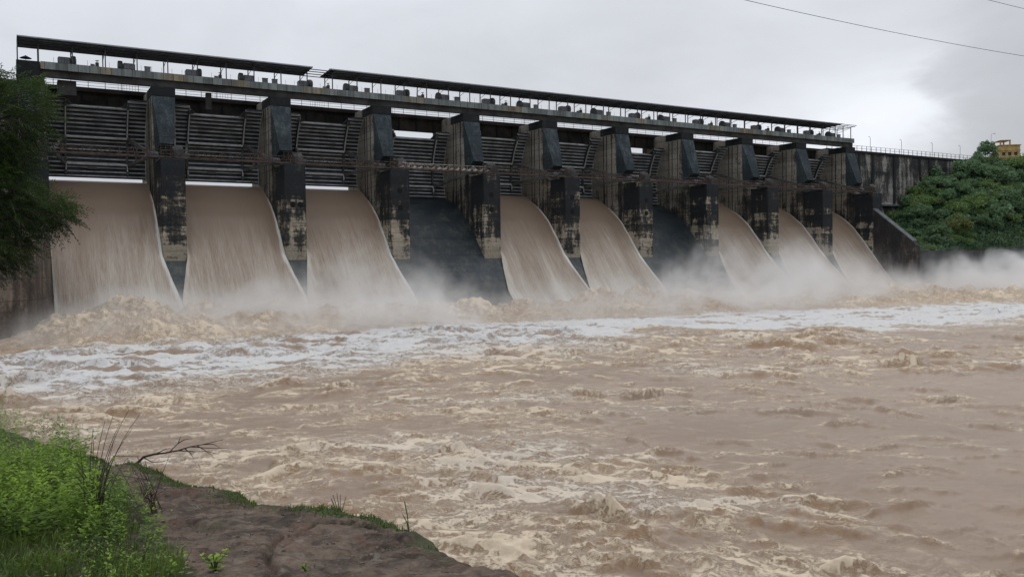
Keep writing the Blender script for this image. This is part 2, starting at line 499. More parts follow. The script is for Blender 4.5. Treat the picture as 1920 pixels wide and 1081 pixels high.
# ------------------------------------------------------------------ piers
side_prof = [(5.3, -8), (21.5, -8), (21.5, 28.18), (8.05, 28.18), (8.05, 17.2), (5.3, 16.05)]
def make_pier(holes):
    t = empty('spillway_pier')
    b = MB().box(-HW, HW, 0, 5.28, -9, 16.1)
    b.build('nose', M['nose'], t, bevel=0.12)
    b = MB().prism_x(side_prof, -HW, HW)
    sh = b.build('shaft', M['shaft'], t, bevel=0.06)
    b = MB()
    for yy in (9.1, 10.9, 12.0):
        b.box(-HW - 0.06, -HW - 0.005, yy, yy + 0.16, 9, 26.5)
        b.box(HW + 0.005, HW + 0.06, yy, yy + 0.16, 9, 26.5)
    b.build('stoplog_groove', M['cap'], sh)
    # tapered bracket leaning out downstream, narrower at its foot
    lo = [(-1.02, 5.0, 18.9), (1.02, 5.0, 18.9), (1.4, 8.03, 17.25), (-1.4, 8.03, 17.25)]
    hi = [(-HW + 0.02, 7.85, 26.62), (HW - 0.02, 7.85, 26.62), (HW - 0.02, 8.03, 26.62), (-HW + 0.02, 8.03, 26.62)]
    MB().hexa(lo, hi).build('bracket', M['bracket'], t)
    MB().box(-HW - 0.04, HW + 0.04, 7.8, 13.2, 26.64, 28.16).build('head', M['cap'], t, bevel=0.05)
    b = MB().hexa([(0.25, 0.5, 16.12), (HW, 0.5, 16.12), (HW, 2.9, 16.12), (0.25, 2.9, 16.12)],
                  [(0.35, 1.2, 17.5), (HW - 0.05, 1.2, 17.7), (HW - 0.05, 2.7, 18.5), (0.35, 2.7, 18.2)])
    b.build('anchor_block', M['girder'], t)
    for hx, hz in holes:
        b = MB()
        n = 18
        vs = [(hx + 0.47 * math.cos(a), -0.02, hz + 0.5 * math.sin(a)) for a in [2 * math.pi * k / n for k in range(n)]]
        vi = [(hx + 0.40 * math.cos(a), -0.06, hz + 0.43 * math.sin(a)) for a in [2 * math.pi * k / n for k in range(n)]]
        vb = [(hx + 0.38 * math.cos(a), -0.012, hz + 0.41 * math.sin(a)) for a in [2 * math.pi * k / n for k in range(n)]]
        b.add(vs + vi + vb, [(k, (k + 1) % n, n + (k + 1) % n, n + k) for k in range(n)] + [(n + k, n + (k + 1) % n, 2 * n + (k + 1) % n, 2 * n + k) for k in range(n)] + [tuple(range(2 * n, 3 * n))])
        b.build('drain_hole', M['hole'], t)
    return t
HOLES = {2: [(-0.45, 9.65), (0.75, 9.65)], 3: [(-0.1, 12.45), (0.0, 9.55)], 4: [(-0.2, 12.3), (-0.2, 9.6)], 5: [(-0.15, 12.34), (-0.15, 9.65)], 6: [(-0.05, 12.25), (-0.05, 9.65)]}
proto = make_pier([])
kids = KIDS(proto)
PL = {0: 'dark abutment pier behind the overhanging tree, beside the first muddy chute',
      1: 'stained pier without holes standing between the first and second chutes from the tree',
      2: 'pier with two small holes side by side, pale patches on its lower front',
      3: 'pier with two holes one above the other, before the wide dry black chute',
      4: 'pier on the far side of the wide dry black chute, cream patches on it',
      5: 'pale-footed pier with two holes between the two clear brown chutes in the middle',
      6: 'cream streaked pier with two round holes before the second, narrower dry chute',
      7: 'dark-topped pier with pale foot just beyond the second dry chute, mist at its base',
      8: 'eighth pier from the tree, foot lost in white spray',
      9: 'last free pier before the green hill, between the two farthest chutes',
      10: 'end pier carrying the canopy end, joined to the sloping wing wall'}
for k in range(11):
    if k in HOLES:
        o = make_pier(HOLES[k])
    elif k == 0:
        o = proto
    else:
        o = copy_tree(proto, None, kids)
    o.location = (PIER[k], DN, 0)
    tag(o, PL[k], 'dam pier', 'piers of the spillway')

# ------------------------------------------------------------------ radial gates
TRX, TRZ, GR = 3.0, 16.8, 13.63
A0, AN, A1 = rad(-17.5), rad(31.9), rad(38.6)
def arc(a, r):
    return (r * math.cos(a), r * math.sin(a))
def make_gate(wd):
    t = empty('radial_gate')
    h = wd / 2 - 0.12
    # skin plate with the cut-down middle of its top edge
    def top_at(xx):
        ax = abs(xx)
        return AN if ax < 3.5 else (A1 if ax > 4.7 else AN + (A1 - AN) * (ax - 3.5) / 1.2)
    xs = [-h, -5.8, -4.7, -3.5, -1.7, 0, 1.7, 3.5, 4.7, 5.8, h]
    b = MB()
    nk = 22
    vs = []
    for r in (GR, GR - 0.08):
        for xx in xs:
            for k in range(nk + 1):
                a = A0 + (top_at(xx) - A0) * k / nk
                yy, z2 = arc(a, r)
                vs.append((xx, yy, z2))
    n1 = nk + 1
    off = len(xs) * n1
    fs = []
    for i in range(len(xs) - 1):
        for k in range(nk):
            q = (i * n1 + k, (i + 1) * n1 + k, (i + 1) * n1 + k + 1, i * n1 + k + 1)
            fs.append(q)
            fs.append(tuple(off + j for j in reversed(q)))
    for i in range(len(xs) - 1):
        for k in (0, nk):
            fs.append((i * n1 + k, off + i * n1 + k, off + (i + 1) * n1 + k, (i + 1) * n1 + k))
    b.add(vs, fs)
    b.build('skin_plate', M['skin'], t)
    # horizontal ribs
    b = MB()
    da = 0.72 / GR
    k = 0
    a = A0 + 0.006
    while a < A1 - 0.01:
        segs = [(-h, h)] if a < AN - 0.01 else [(-h, -4.35), (4.35, h)]
        for x0, x1 in segs:
            p0, p1 = arc(a, GR - 0.1), arc(a, GR - 0.46)
            q0, q1 = arc(a + 0.008, GR - 0.1), arc(a + 0.008, GR - 0.46)
            f0, f1 = arc(a - 0.004, GR - 0.46), arc(a - 0.004, GR - 0.52)
            e0, e1 = arc(a + 0.0125, GR - 0.46), arc(a + 0.0125, GR - 0.52)
            b.hexa([(x0, *p0), (x1, *p0), (x1, *p1), (x0, *p1)], [(x0, *q0), (x1, *q0), (x1, *q1), (x0, *q1)])
            b.hexa([(x0, *f0), (x1, *f0), (x1, *f1), (x0, *f1)], [(x0, *e0), (x1, *e0), (x1, *e1), (x0, *e1)])
        a += da
    b.build('rib', M['rib'], t)
    # two curved struts with a pale pipe in front of each
    ap, al = rad(10.2), rad(-8.9)
    for sx in (-1, 1):
        b = MB()
        N = 18
        for k in range(N):
            a, c = A0 + 0.02 + (A1 - A0 - 0.06) * k / N, A0 + 0.02 + (A1 - A0 - 0.06) * (k + 1) / N
            p0, p1, q0, q1 = arc(a, GR - 0.5), arc(a, GR - 1.0), arc(c, GR - 0.5), arc(c, GR - 1.0)
            x0, x1 = sx * 4.4 - 0.16, sx * 4.4 + 0.16
            b.hexa([(x0, *p0), (x1, *p0), (x1, *p1), (x0, *p1)], [(x0, *q0), (x1, *q0), (x1, *q1), (x0, *q1)])
        b.build('strut', M['strut'], t)
        pts = [(sx * 4.4, *arc(ap + (A1 - 0.1 - ap) * k / 8, GR - 1.1)) for k in range(9)]
        MB().tube(pts, 0.10, 6).build('guide_pipe', M['pipe'], t)
        pts = [(sx * 4.4, *arc(al + rad(-4.8) * k / 3, GR - 1.1)) for k in range(4)]
        MB().tube(pts, 0.11, 6).build('foot_pipe', M['pipe'], t)
        # arms from strut to trunnion
        for aa in (ap, al):
            y1, z1 = arc(aa, GR - 1.05)
            y0, z0 = arc(aa, 0.55)
            b = MB()
            s0, s1 = Vector((sx * 6.55, y0, z0)), Vector((sx * 4.55, y1, z1))
            nrm = Vector((0, -math.sin(aa), math.cos(aa)))
            sd_ = (s1 - s0).normalized().cross(nrm)
            def quad(c, hw, hh):
                return [c - sd_ * hw - nrm * hh, c + sd_ * hw - nrm * hh, c + sd_ * hw + nrm * hh, c - sd_ * hw + nrm * hh]
            b.hexa(quad(s0, 0.16, 0.22), quad(s1, 0.18, 0.30))
            b.build('arm', M['arm'], t)
        b = MB()
        ya, za = arc(ap, 8.0); yb, zb = arc(al, 8.0)
        b.tube([(sx * 5.3, ya, za), (sx * 5.3, yb, zb)], 0.11, 5)
        ya, za = arc(ap, 11.5); yb, zb = arc(al, 8.0)
        b.tube([(sx * 4.8, ya, za), (sx * 5.3, yb, zb)], 0.09, 5)
        b.build('arm_brace', M['arm'], t)
        MB().lathe_x([(sx * 6.2, 0.3), (sx * 6.2, 0.55), (sx * (wd / 2 + 0.05), 0.55), (sx * (wd / 2 + 0.05), 0.3)], 12).build('trunnion', M['hoistdark'], t)
    for aa, r in ((ap, 0.19), (al, 0.19)):
        yy, z2 = arc(aa, GR - 0.95)
        MB().tube([(-4.35, yy, z2), (4.35, yy, z2)], r, 8).build('cross_pipe', M['pipe'], t)
    MB().box(-h, h, *(lambda p: (p[0] - 0.12, p[0] + 0.06, p[1] - 0.1, p[1] - 0.005))(arc(A0, GR - 0.04))).build('bottom_seal', M['post'], t)
    # short bulged plate low in the middle
    yy, z2 = arc(al - 0.05, GR - 0.7)
    MB().box(-1.3, 0.1, yy - 0.2, yy + 0.2, z2 - 0.14, z2 + 0.14).build('lifting_lug', M['strut'], t)
    return t
GL = {0: 'raised ribbed steel gate above the wide chute next to the tree', 1: 'raised ribbed steel gate over the second chute from the tree, pale cross pipe',
      2: 'raised ribbed steel gate over the third muddy chute, hazy bright strip beneath it', 3: 'lowered ribbed gate closing the wide dry black chute, sky showing above it',
      4: 'slightly raised gate over the clear brown chute just beyond the wide dry one', 5: 'slightly raised ribbed gate over the brown chute before the second dry one',
      6: 'lowered ribbed gate closing the second, narrower dry chute', 7: 'ribbed gate above the first chute beyond the second dry one',
      8: 'ribbed gate above the last chute but one, mostly hidden by its pier', 9: 'ribbed gate in the last bay before the green hill'}
g0 = make_gate(14.55)
gk = KIDS(g0)
for i in range(10):
    o = g0 if i == 0 else copy_tree(g0, None, gk)
    o.location = (BAYC[i], DN + TRX, TRZ)
    ang = {3: 0, 6: 0, 4: 5.0, 5: 5.2}.get(i, 7.2)
    o.rotation_euler = (rad(ang), 0, 0)
    o.scale = (BAYW[i] / 14.55, 1, 1)
    tag(o, GL[i], 'sluice gate', 'radial gates of the spillway')

# ------------------------------------------------------------------ catwalk spans between the pier noses
def make_catwalk(pale):
    t = empty('catwalk')
    L = PITCH - 0.04
    m1 = M['rustpale'] if pale else M['rust']
    b = MB()
    b.box(0, L, 0.55, 1.85, 16.28, 16.36)
    b.build('deck', M['rust'], t)
    MB().box(0, L, 0.40, 0.53, 16.2, 16.46).build('lower_chord', M['rust'], t)
    MB().box(0, L, 0.42, 0.52, 17.32, 17.42).build('upper_chord', m1, t)
    n = 15
    b = MB()
    for k in range(n):
        x0, x1 = L * k / n, L * (k + 1) / n
        b.tube([(x0 + 0.03, 0.47, 16.44), (x0 + 0.03, 0.47, 17.34)], 0.045, 4)
        if pale:
            b.hexa([(x0 + 0.05, 0.43, 16.5), (x0 + 0.6, 0.43, 16.5), (x0 + 0.6, 0.46, 16.5), (x0 + 0.05, 0.46, 16.5)],
                   [(x0 + 0.35, 0.43, 16.85), (x0 + 0.95, 0.43, 16.85), (x0 + 0.95, 0.46, 16.85), (x0 + 0.35, 0.46, 16.85)])
        if k % 2 == 0:
            b.tube([(x0, 0.47, 17.3), (x1, 0.47, 16.5)], 0.05, 4)
        else:
            b.tube([(x0, 0.47, 16.5), (x1, 0.47, 17.3)], 0.04, 4)
    b.build('lattice', m1, t)
    b = MB()
    for k in range(n + 1):
        x0 = L * k / n
        b.tube([(min(max(x0, 0.03), L - 0.03), 1.8, 16.36), (min(max(x0, 0.03), L - 0.03), 1.8, 17.5)], 0.03, 4)
    for z2 in (16.9, 17.5):
        b.tube([(0, 1.8, z2), (L, 1.8, z2)], 0.03, 4)
    b.build('railing_frame', M['rust'], t)
    # handrail cage over the pier nose
    b = MB()
    for xx in (-1.6, -0.9, -0.2, 0.5):
        b.tube([(xx + L, 0.25, 16.36), (xx + L, 0.25, 18.0)], 0.04, 4)
    for z2 in (16.8, 17.2, 17.6, 18.0):
        b.tube([(L - 1.7, 0.25, z2), (L + 0.55, 0.25, z2)], 0.035, 4)
    b.build('landing_cage_frame', M['rust'], t)
    return t
c0 = make_catwalk(False)
ck = KIDS(c0)
CL = ['rusty lattice catwalk crossing in front of the gate next to the tree', 'rusty lattice catwalk crossing the second gate from the tree', 'rusty lattice catwalk before the third muddy chute',
      'catwalk with flaking pale plates crossing above the wide dry black chute', 'rusty catwalk crossing above the first clear brown chute beyond the wide dry one', 'rusty catwalk above the brown chute before the second dry one',
      'rusty catwalk above the second, narrower dry chute', 'thin rusty catwalk just beyond the second dry chute', 'thin rusty catwalk across the last bay but one', 'thin rusty catwalk across the last bay before the hill']
for i in range(10):
    o = c0 if i == 0 else (make_catwalk(True) if i == 3 else copy_tree(c0, None, ck))
    o.location = (PIER[i], DN, 0.0)
    o.scale = ((PIER[i + 1] - PIER[i]) / PITCH, 1, 1)
    tag(o, CL[i], 'catwalk', 'catwalk spans between the piers')

# ------------------------------------------------------------------ hoist bridge
hb = empty('hoist_bridge', (0, DN, 0), label='long hoist bridge with pale panelled edge running along the top of all piers', cat='bridge')
X0, X1 = 3.95, 184.7
MB().box(X0, X1, 8.0, 8.22, 29.28, 30.36).build('fascia_panel', M['fascia'], hb)
MB().box(X0, X1, 8.24, 13.9, 29.95, 30.3).build('deck_slab', M['girder'], hb)
for y0, zb in ((8.5, 28.2), (12.6, 29.4)):
    MB().box(X0, X1, y0, y0 + 0.7, zb, 29.94).build('girder', M['girder'], hb)
b = MB()
x = X0 + 1
while x < X1:
    b.tube([(x, 13.8, 30.3), (x, 13.8, 31.45)], 0.03, 4)
    b.tube([(x + 0.75, 8.3, 30.3), (x + 0.75, 8.3, 31.2)], 0.02, 4)
    x += 1.5
for z2 in (30.9, 31.42):
    b.tube([(X0, 13.8, z2), (X1, 13.8, z2)], 0.025, 4)
b.build('railing_frame', M['post'], hb)
MB().box(6.2, 8.7, 9.6, 12.4, 26.0, 28.18).build('column', M['girder'], hb)
MB().box(27.6, 28.4, 9.6, 10.6, 25.5, 28.18).build('column', M['girder'], hb)

# left abutment block under the canopy end
MB().box(0.85, 3.9, 8.0, 13.9, 28.2, 30.3).build('end_block', M['cap'], hb, bevel=0.05)

# ------------------------------------------------------------------ canopies on posts
def canopy(xa, xb, frames, label, purlin_to=None, purlin_from=None):
    t = empty('canopy', (0, DN, 0), label=label, cat='canopy roof', group='canopy roofs over the hoist bridge')
    n = max(2, int((xb - xa) / 0.35))
    b = MB()
    vs, fs = [], []
    for i in range(n + 1):
        xx = xa + (xb - xa) * i / n
        dz = 0.035 * (1 if i % 2 else -1)
        for y_, z_ in ((7.2, 33.5), (13.1, 33.22), (13.1, 33.25), (7.2, 33.53)):
            vs.append((xx, y_, z_ + dz))
    for i in range(n):
        a, c = 4 * i, 4 * (i + 1)
        for j in range(4):
            fs.append((a + j, a + (j + 1) % 4, c + (j + 1) % 4, c + j))
    fs += [(0, 3, 2, 1), (4 * n, 4 * n + 1, 4 * n + 2, 4 * n + 3)]
    b.add(vs, fs)
    b.build('roof_sheet', M['roof'], t)
    MB().box(xa, xb, 7.06, 7.16, 33.44, 33.62).build('eave_trim', M['eave'], t)
    b = MB()
    for yy in (7.6, 9.0, 10.6, 12.2):
        b.box(purlin_from or xa + 0.1, purlin_to or xb - 0.1, yy, yy + 0.08, 33.22 - (yy - 7.2) * 0.045, 33.36 - (yy - 7.2) * 0.045)
    b.build('purlin_frame', M['post'], t)
    for fx in frames:
        for yy, zt in ((8.7, 33.3), (12.9, 33.1)):
            MB().box(fx - 0.075, fx + 0.075, yy - 0.075, yy + 0.075, 30.3, zt).build('post', M['post'], t)
        b = MB().tube([(fx, 8.72, 33.15), (fx, 12.88, 32.3)], 0.05, 4)
        b.tube([(fx, 7.3, 33.35), (fx, 13.0, 33.02)], 0.06, 4)
        b.build('brace', M['post'], t)
    return t
fr = [12.7 + 4.477 * k for k in range(-2, 38)]
canopy(1.0, 44.6, [1.05] + [f for f in fr if f < 45], 'shorter canopy roof piece over the tree end of the dam', purlin_to=48.4)
cr = canopy(47.5, 179.6, [f for f in fr if 47 < f < 180] + [181.3, 184.2], 'long dark canopy roof on thin posts, beyond the gap with missing sheets', purlin_to=184.3)
MB().box(179.7, 184.4, 7.06, 7.16, 33.44, 33.56).build('bare_eave_beam', M['post'], cr)

# ------------------------------------------------------------------ hoists on the bridge
def make_hoist(mirror):
    t = empty('drum_hoist')
    s = -1 if mirror else 1
    MB().box(-1.15, 1.15, -0.7, 0.7, 0.0, 0.22).build('base', M['hoistdark'], t)
    MB().box(min(-1.2 * s, 0.55 * s), max(-1.2 * s, 0.55 * s), -0.62, 0.62, 0.24, 1.3).build('drum_cover', M['hoist'], t, bevel=0.14)
    MB().lathe_x([(s * 0.58, 0.2), (s * 0.6, 0.78), (s * 0.78, 0.83), (s * 1.1, 0.83), (s * 1.24, 0.76), (s * 1.26, 0.2)], 18, 0, 0.82).build('gear_wheel', M['hoistdark'], t)
    b = MB()
    for k in range(5):
        xx = -s * (1.05 - k * 0.36)
        b.box(xx - 0.02, xx + 0.02, -0.66, -0.635, 0.34, 1.2)
    b.build('cover_rib', M['hoistdark'], t)
    return t
def make_motor():
    t = empty('hoist_motor')
    MB().box(-0.65, 0.65, -0.4, 0.4, 0, 0.25).build('base', M['hoistdark'], t)
    MB().lathe_x([(-0.55, 0.1), (-0.55, 0.27), (0.0, 0.27), (0.05, 0.1)], 12, 0, 0.5).build('motor_body', M['hoist'], t)
    MB().box(0.12, 0.6, -0.3, 0.3, 0.26, 1.0).build('gearbox', M['hoistdark'], t, bevel=0.06)
    b = MB().tube([(0.36, 0, 1.0), (0.36, 0, 1.35)], 0.07, 6)
    b.tube([(0.12, 0, 1.3), (0.62, 0, 1.36)], 0.06, 6)
    b.build('brake_lever', M['hoistdark'], t)
    return t
def make_cabinet():
    t = empty('control_cabinet')
    MB().box(-0.42, 0.42, -0.3, 0.3, 0.1, 1.05).build('cabinet_body', M['hoist'], t, bevel=0.03)
    MB().box(-0.47, 0.47, -0.36, 0.36, 1.06, 1.13).build('cabinet_top', M['hoistdark'], t)
    MB().box(-0.36, 0.36, -0.325, -0.302, 0.2, 0.98).build('door', M['hoist'], t)
    MB().box(-0.38, 0.38, -0.26, 0.26, 0.0, 0.09).build('plinth', M['hoistdark'], t)
    return t
hA, hB, mo, ca = make_hoist(False), make_hoist(True), make_motor(), make_cabinet()
hAk, hBk, mok, cak = KIDS(hA), KIDS(hB), KIDS(mo), KIDS(ca)
for i in range(10):
    r0 = PIER[i] + HW
    bay = 'the ' + ORD[i] + ' gate bay from the tree'
    for pr, kd, off, lab, cat, grp in ((hA, hAk, 3.05, 'grey drum hoist, its wheel facing the motor, above ' + bay, 'hoist', 'drum hoists on the bridge'),
                                       (hB, hBk, 11.25, 'grey drum hoist, wheel end towards the tree, above ' + bay, 'hoist', 'drum hoists on the bridge'),
                                       (mo, mok, 6.8, 'small dark hoist motor with lever above ' + bay, 'motor', 'hoist motors on the bridge'),
                                       (ca, cak, 14.25, 'small grey control cabinet above ' + bay, 'cabinet', 'control cabinets on the bridge')):
        o = pr if i == 0 else copy_tree(pr, None, kd)
        o.location = (r0 + off * BAYW[i] / 14.5, DN + 9.9, 30.31)
        tag(o, lab, cat, grp)
o = copy_tree(ca, None, cak)
o.location = (38.8, DN + 9.9, 30.31)
tag(o, 'second grey cabinet standing by the post near the gap in the canopy', 'cabinet', 'control cabinets on the bridge')

# blue parasol on the abutment
t = empty('parasol', (2.1, DN + 9.5, 30.31), label='dark blue parasol set low on the abutment under the canopy end', cat='parasol')
b = MB()
n = 8
vs = [(0, 0, 1.0)] + [(0.85 * math.cos(2 * math.pi * k / n), 0.85 * math.sin(2 * math.pi * k / n), 0.58) for k in range(n)] + [(0, 0, 0.95)]
b.add(vs, [(0, 1 + k, 1 + (k + 1) % n) for k in range(n)] + [(n + 1, 1 + (k + 1) % n, 1 + k) for k in range(n)])
b.build('parasol_canopy', M['blue'], t)
MB().tube([(0, 0, 0), (0, 0, 1.05)], 0.025, 6).build('pole', M['post'], t)

# ------------------------------------------------------------------ road bridge behind the gates
rb = empty('road_bridge', (0, DN, 0), label='dark road bridge behind the hoist bridge, its railings showing against the sky', cat='bridge')
MB().box(0.9, 184.7, 17.0, 25.0, 28.1, 28.78).build('deck', M['road'], rb)
for y0, zb in ((17.3, 25.62), (20.6, 26.4), (24.0, 27.1)):
    MB().box(0.9, 184.7, y0, y0 + 0.6, zb, 28.08).build('girder', M['road'], rb)
b = MB()
for i in range(10):
    for k in range(1, 5):
        xx = PIER[i] + PITCH * k / 5
        MB().box(xx - 0.15, xx + 0.15, 17.12, 17.28, 25.7, 28.05).build('rib', M['cap'], rb)
MB().box(0.9, 184.7, 24.7, 24.95, 28.8, 29.9).build('parapet', M['road'], rb)
b = MB()
x = 1.0
while x < 184.7:
    b.tube([(x, 24.8, 29.9), (x, 24.8, 31.9)], 0.05, 4)
    x += 2.6
for z2 in (30.55, 31.05, 31.6):
    b.tube([(0.9, 24.8, z2), (184.7, 24.8, z2)], 0.035, 4)
for xx in (16.0, 31.5, 49.5, 64.0, 96.5):            # light fencing panels
    for k in range(7):
        b.tube([(xx + k * 0.45, 24.8, 29.9), (xx + k * 0.45, 24.8, 31.9)], 0.022, 4)
b.build('railing_frame', M['post'], rb)

# ------------------------------------------------------------------ solid dam section, walls
t = empty('dam_wall', (0, DN, 0), label='long stained masonry dam wall with railing running from spillway to green hill', cat='dam wall')
b = MB()
b.prism_x([(17.0, 29.05), (24.5, 29.05), (24.5, -12), (10.5, -12), (15.6, 14.4), (17.0, 15.2)], 184.9, 330)
b.build('wall_face', M['wall'], t)
MB().box(184.9, 330, 16.7, 16.98, 28.5, 29.12).build('coping', M['cap'], t)
b = MB()
for xx in (189.5, 198.0, 203.8, 213.0, 224.5, 229.0, 243.0):
    b.box(xx - 0.45, xx + 0.45, 16.80, 16.99, 14.6, 28.48)
b.build('drain_seam', M['cap'], t)
MB().box(199.5, 216, 14.2, 16.2, 14.3, 14.75).build('ledge', M['coping'], t)
b = MB()
x = 185.5
while x < 262:
    b.box(x - 0.05, x + 0.05, 17.1, 17.2, 29.06, 30.5)
    x += 2.0
for z2 in (29.75, 30.45):
    b.box(185, 262, 17.12, 17.18, z2, z2 + 0.07)
b.build('railing_frame', M['post'], t)
b = MB()
# matching solid section behind the tree
t2 = empty('dam_wall', (0, DN, 0), label='dark solid dam section behind the tree at the near end of the spillway', cat='dam wall')
b.prism_x([(17.0, 29.05), (24.5, 29.05), (24.5, -12), (10.5, -12), (15.6, 14.4), (17.0, 15.2)], -110, 0.92)
b.build('wall_face', M['wall'], t2)

def lamp_post(xx, yy, z0, z1, arm, lab):
    t = empty('lamp_post', (xx, yy, z0))
    h = z1 - z0
    MB().tube([(0, 0, 0), (0, 0, h * 0.9), (arm * 0.12, 0, h * 0.97), (arm * 0.4, 0, h)], 0.07, 6, 0.045).build('pole', M['lamp'], t)
    MB().tube([(arm * 0.4, 0, h), (arm, 0, h + 0.05)], 0.045, 5).build('arm', M['lamp'], t)
    MB().box(min(arm, arm * 1.35), max(arm, arm * 1.35), -0.12, 0.12, h - 0.02, h + 0.12).build('lamp_head', M['lamp'], t)
    tag(t, lab, 'street lamp', 'lamp posts along the dam road')
for k, (xx, lab) in enumerate(((206.8, 'thin lamp post on the solid dam wall, first one beyond the canopy end'), (220.5, 'thin lamp post on the solid dam wall, second one beyond the canopy end'),
                               (234.8, 'thin lamp post on the solid dam wall, third one beyond the canopy end'), (248.5, 'thin lamp post where the dam railing fades into the green hill'))):
    lamp_post(xx, DN + 20, 29.06, 33.8, -0.5, lab)
lamp_post(264.6, DN + 20, 29.06, 38.6, 1.6, 'tall lamp post with long curved arm between the dark tree and the yellow tower')

# wing wall with sloping top
t = empty('wing_wall', (0, DN, 0), label='brown stained wing wall with pale sloping top beside the last pier', cat='wall')
MB().prism_x([(-0.02, 11.9), (-0.02, -12), (-11.4, -12), (-11.4, 3.0), (-10.6, 3.9)], 181.42, 183.0).build('wall_face', M['wing'], t)
MB().prism_x([(0.0, 12.2), (-0.02, 11.92), (-10.6, 3.92), (-10.6, 4.15)], 181.36, 183.1).build('coping', M['coping'], t)
# stone bank wall along the far shore
t = empty('bank_wall', (0, 0, 0), label='dark stone retaining wall along the water below the green hill', cat='wall')
V = []
pl = [(183.02, DN - 11.0), (215, DN - 12), (260, DN - 17), (420, DN - 61)]
b = MB()
for (xa, ya), (xb, yb) in zip(pl[:-1], pl[1:]):
    b.hexa([(xa, ya, -12), (xb, yb, -12), (xb, yb + 2.5, -12), (xa, ya + 2.5, -12)], [(xa, ya, 1.7), (xb, yb, 1.7), (xb, yb + 1.2, 1.7), (xa, ya + 1.2, 1.7)])
b.build('wall_face', M['stone'], t)

# near-side training wall flaring away from the first chute
t = empty('training_wall', (0, 0, 0), label='brown streaked concrete training wall below the overhanging tree, beside the first chute', cat='wall')
wl = [(4.36, DN + 0.02), (4.05, 128), (3.2, 120), (1.9, 114.5), (-0.6, 111), (-5, 107.5), (-14, 103), (-40, 97)]
b = MB()
n = len(wl)
vs = [(a, c, -12) for a, c in wl] + [(a, c, 3.45) for a, c in wl] + [(a - 1.6, c + 1.6, 3.45) for a, c in wl] + [(a - 1.6, c + 1.6, -12) for a, c in wl]
fs = []
for i in range(n - 1):
    for r in range(3):
        fs.append((r * n + i, r * n + i + 1, (r + 1) * n + i + 1, (r + 1) * n + i))
fs += [(0, n, 2 * n, 3 * n), (n - 1, 4 * n - 1, 3 * n - 1, 2 * n - 1)]
b.add(vs, fs)
b.build('wall_face', M['train'], t)
# fill behind it
lm, g = newmat('left_bank_soil')
p = g.pos()
g.bsdf(g.mix(g.ss(g.noise(p, 0.4, 5), 0.4, 0.6), (0.045, 0.06, 0.025), (0.11, 0.09, 0.06)), 0.95, 0.2)
b = MB()
pts = [(3.0, DN + 5), (2.4, 128), (1.6, 121), (0.3, 116), (-2.2, 112.6), (-7, 109.1), (-15.6, 104.6), (-41, 98.6), (-42, 60), (-120, 60), (-120, DN + 12)]
b.add([(a, c, 3.3) for a, c in pts] + [(a, c, -13) for a, c in pts], [tuple(range(len(pts) - 1, -1, -1))] + [(i, (i + 1) % len(pts), (i + 1) % len(pts) + len(pts), i + len(pts)) for i in range(len(pts))])
tag(b.build('left_bank', lm), kind='structure')

# yellow tower building on the hill
TX, TY, TZ = 290.6, DN + 30, 33.6
t = empty('tower_building', (TX, TY, TZ), label='small yellow tower building with open roof frame on the green hilltop', cat='building')
t.rotation_euler = (0, 0, rad(-38))
t.scale = (0.74, 0.74, 0.66)
MB().box(-4.3, 4.3, -3.6, 3.6, -4, 5.6).build('wall', M['yellow'], t, bevel=0.05)
MB().box(-4.6, 4.6, -3.9, 3.9, 5.62, 6.0).build('parapet', M['yellow'], t)
MB().box(-4.5, 4.5, -3.8, 3.8, 3.0, 3.3).build('ledge_trim', M['yellow'], t)
for xx in (-2.7, -0.2, 2.4):
    f = MB().box(xx - 0.65, xx + 0.65, -3.68, -3.61, 0.6, 2.2).build('window', M['window'], t)
    MB().box(xx - 0.85, xx + 0.85, -3.95, -3.62, 2.25, 2.4).build('sill', M['yellow'], f)
for yy in (-1.5, 1.5):
    f = MB().box(-4.38, -4.31, yy - 0.6, yy + 0.6, 0.6, 2.2).build('window', M['window'], t)
rf = MB().box(-4.4, 0.4, -3.7, 3.7, 8.1, 8.4).build('roof', M['yellow'], t)
for xx in (-4.0, 0.0):
    for yy in (-3.3, 3.3):
        MB().box(xx - 0.25, xx + 0.25, yy - 0.25, yy + 0.25, 6.0, 8.1).build('roof_post', M['yellow'], t)

# ------------------------------------------------------------------ power cables
def cable(a, c, sag, lab):
    a, c = Vector(a), Vector(c)
    pts = []
    for k in range(41):
        u = k / 40
        q = a.lerp(c, u)
        q.z -= sag * 4 * u * (1 - u)
        pts.append(q)
    tag(MB().tube(pts, 0.022, 5).build('power_cable', M['cable']), lab, 'power cable')
# passes (50.8, 50, 20.7) and (90.5, 50, 20.6)
cable((-12, 50, 24.45), (160, 50, 24.9), 4.2, 'long thin black power cable crossing the grey sky, the lower of the two')
cable((30, 50, 27.4), (150, 50, 28.0), 2.2, 'short visible piece of black power cable high above the other cable')

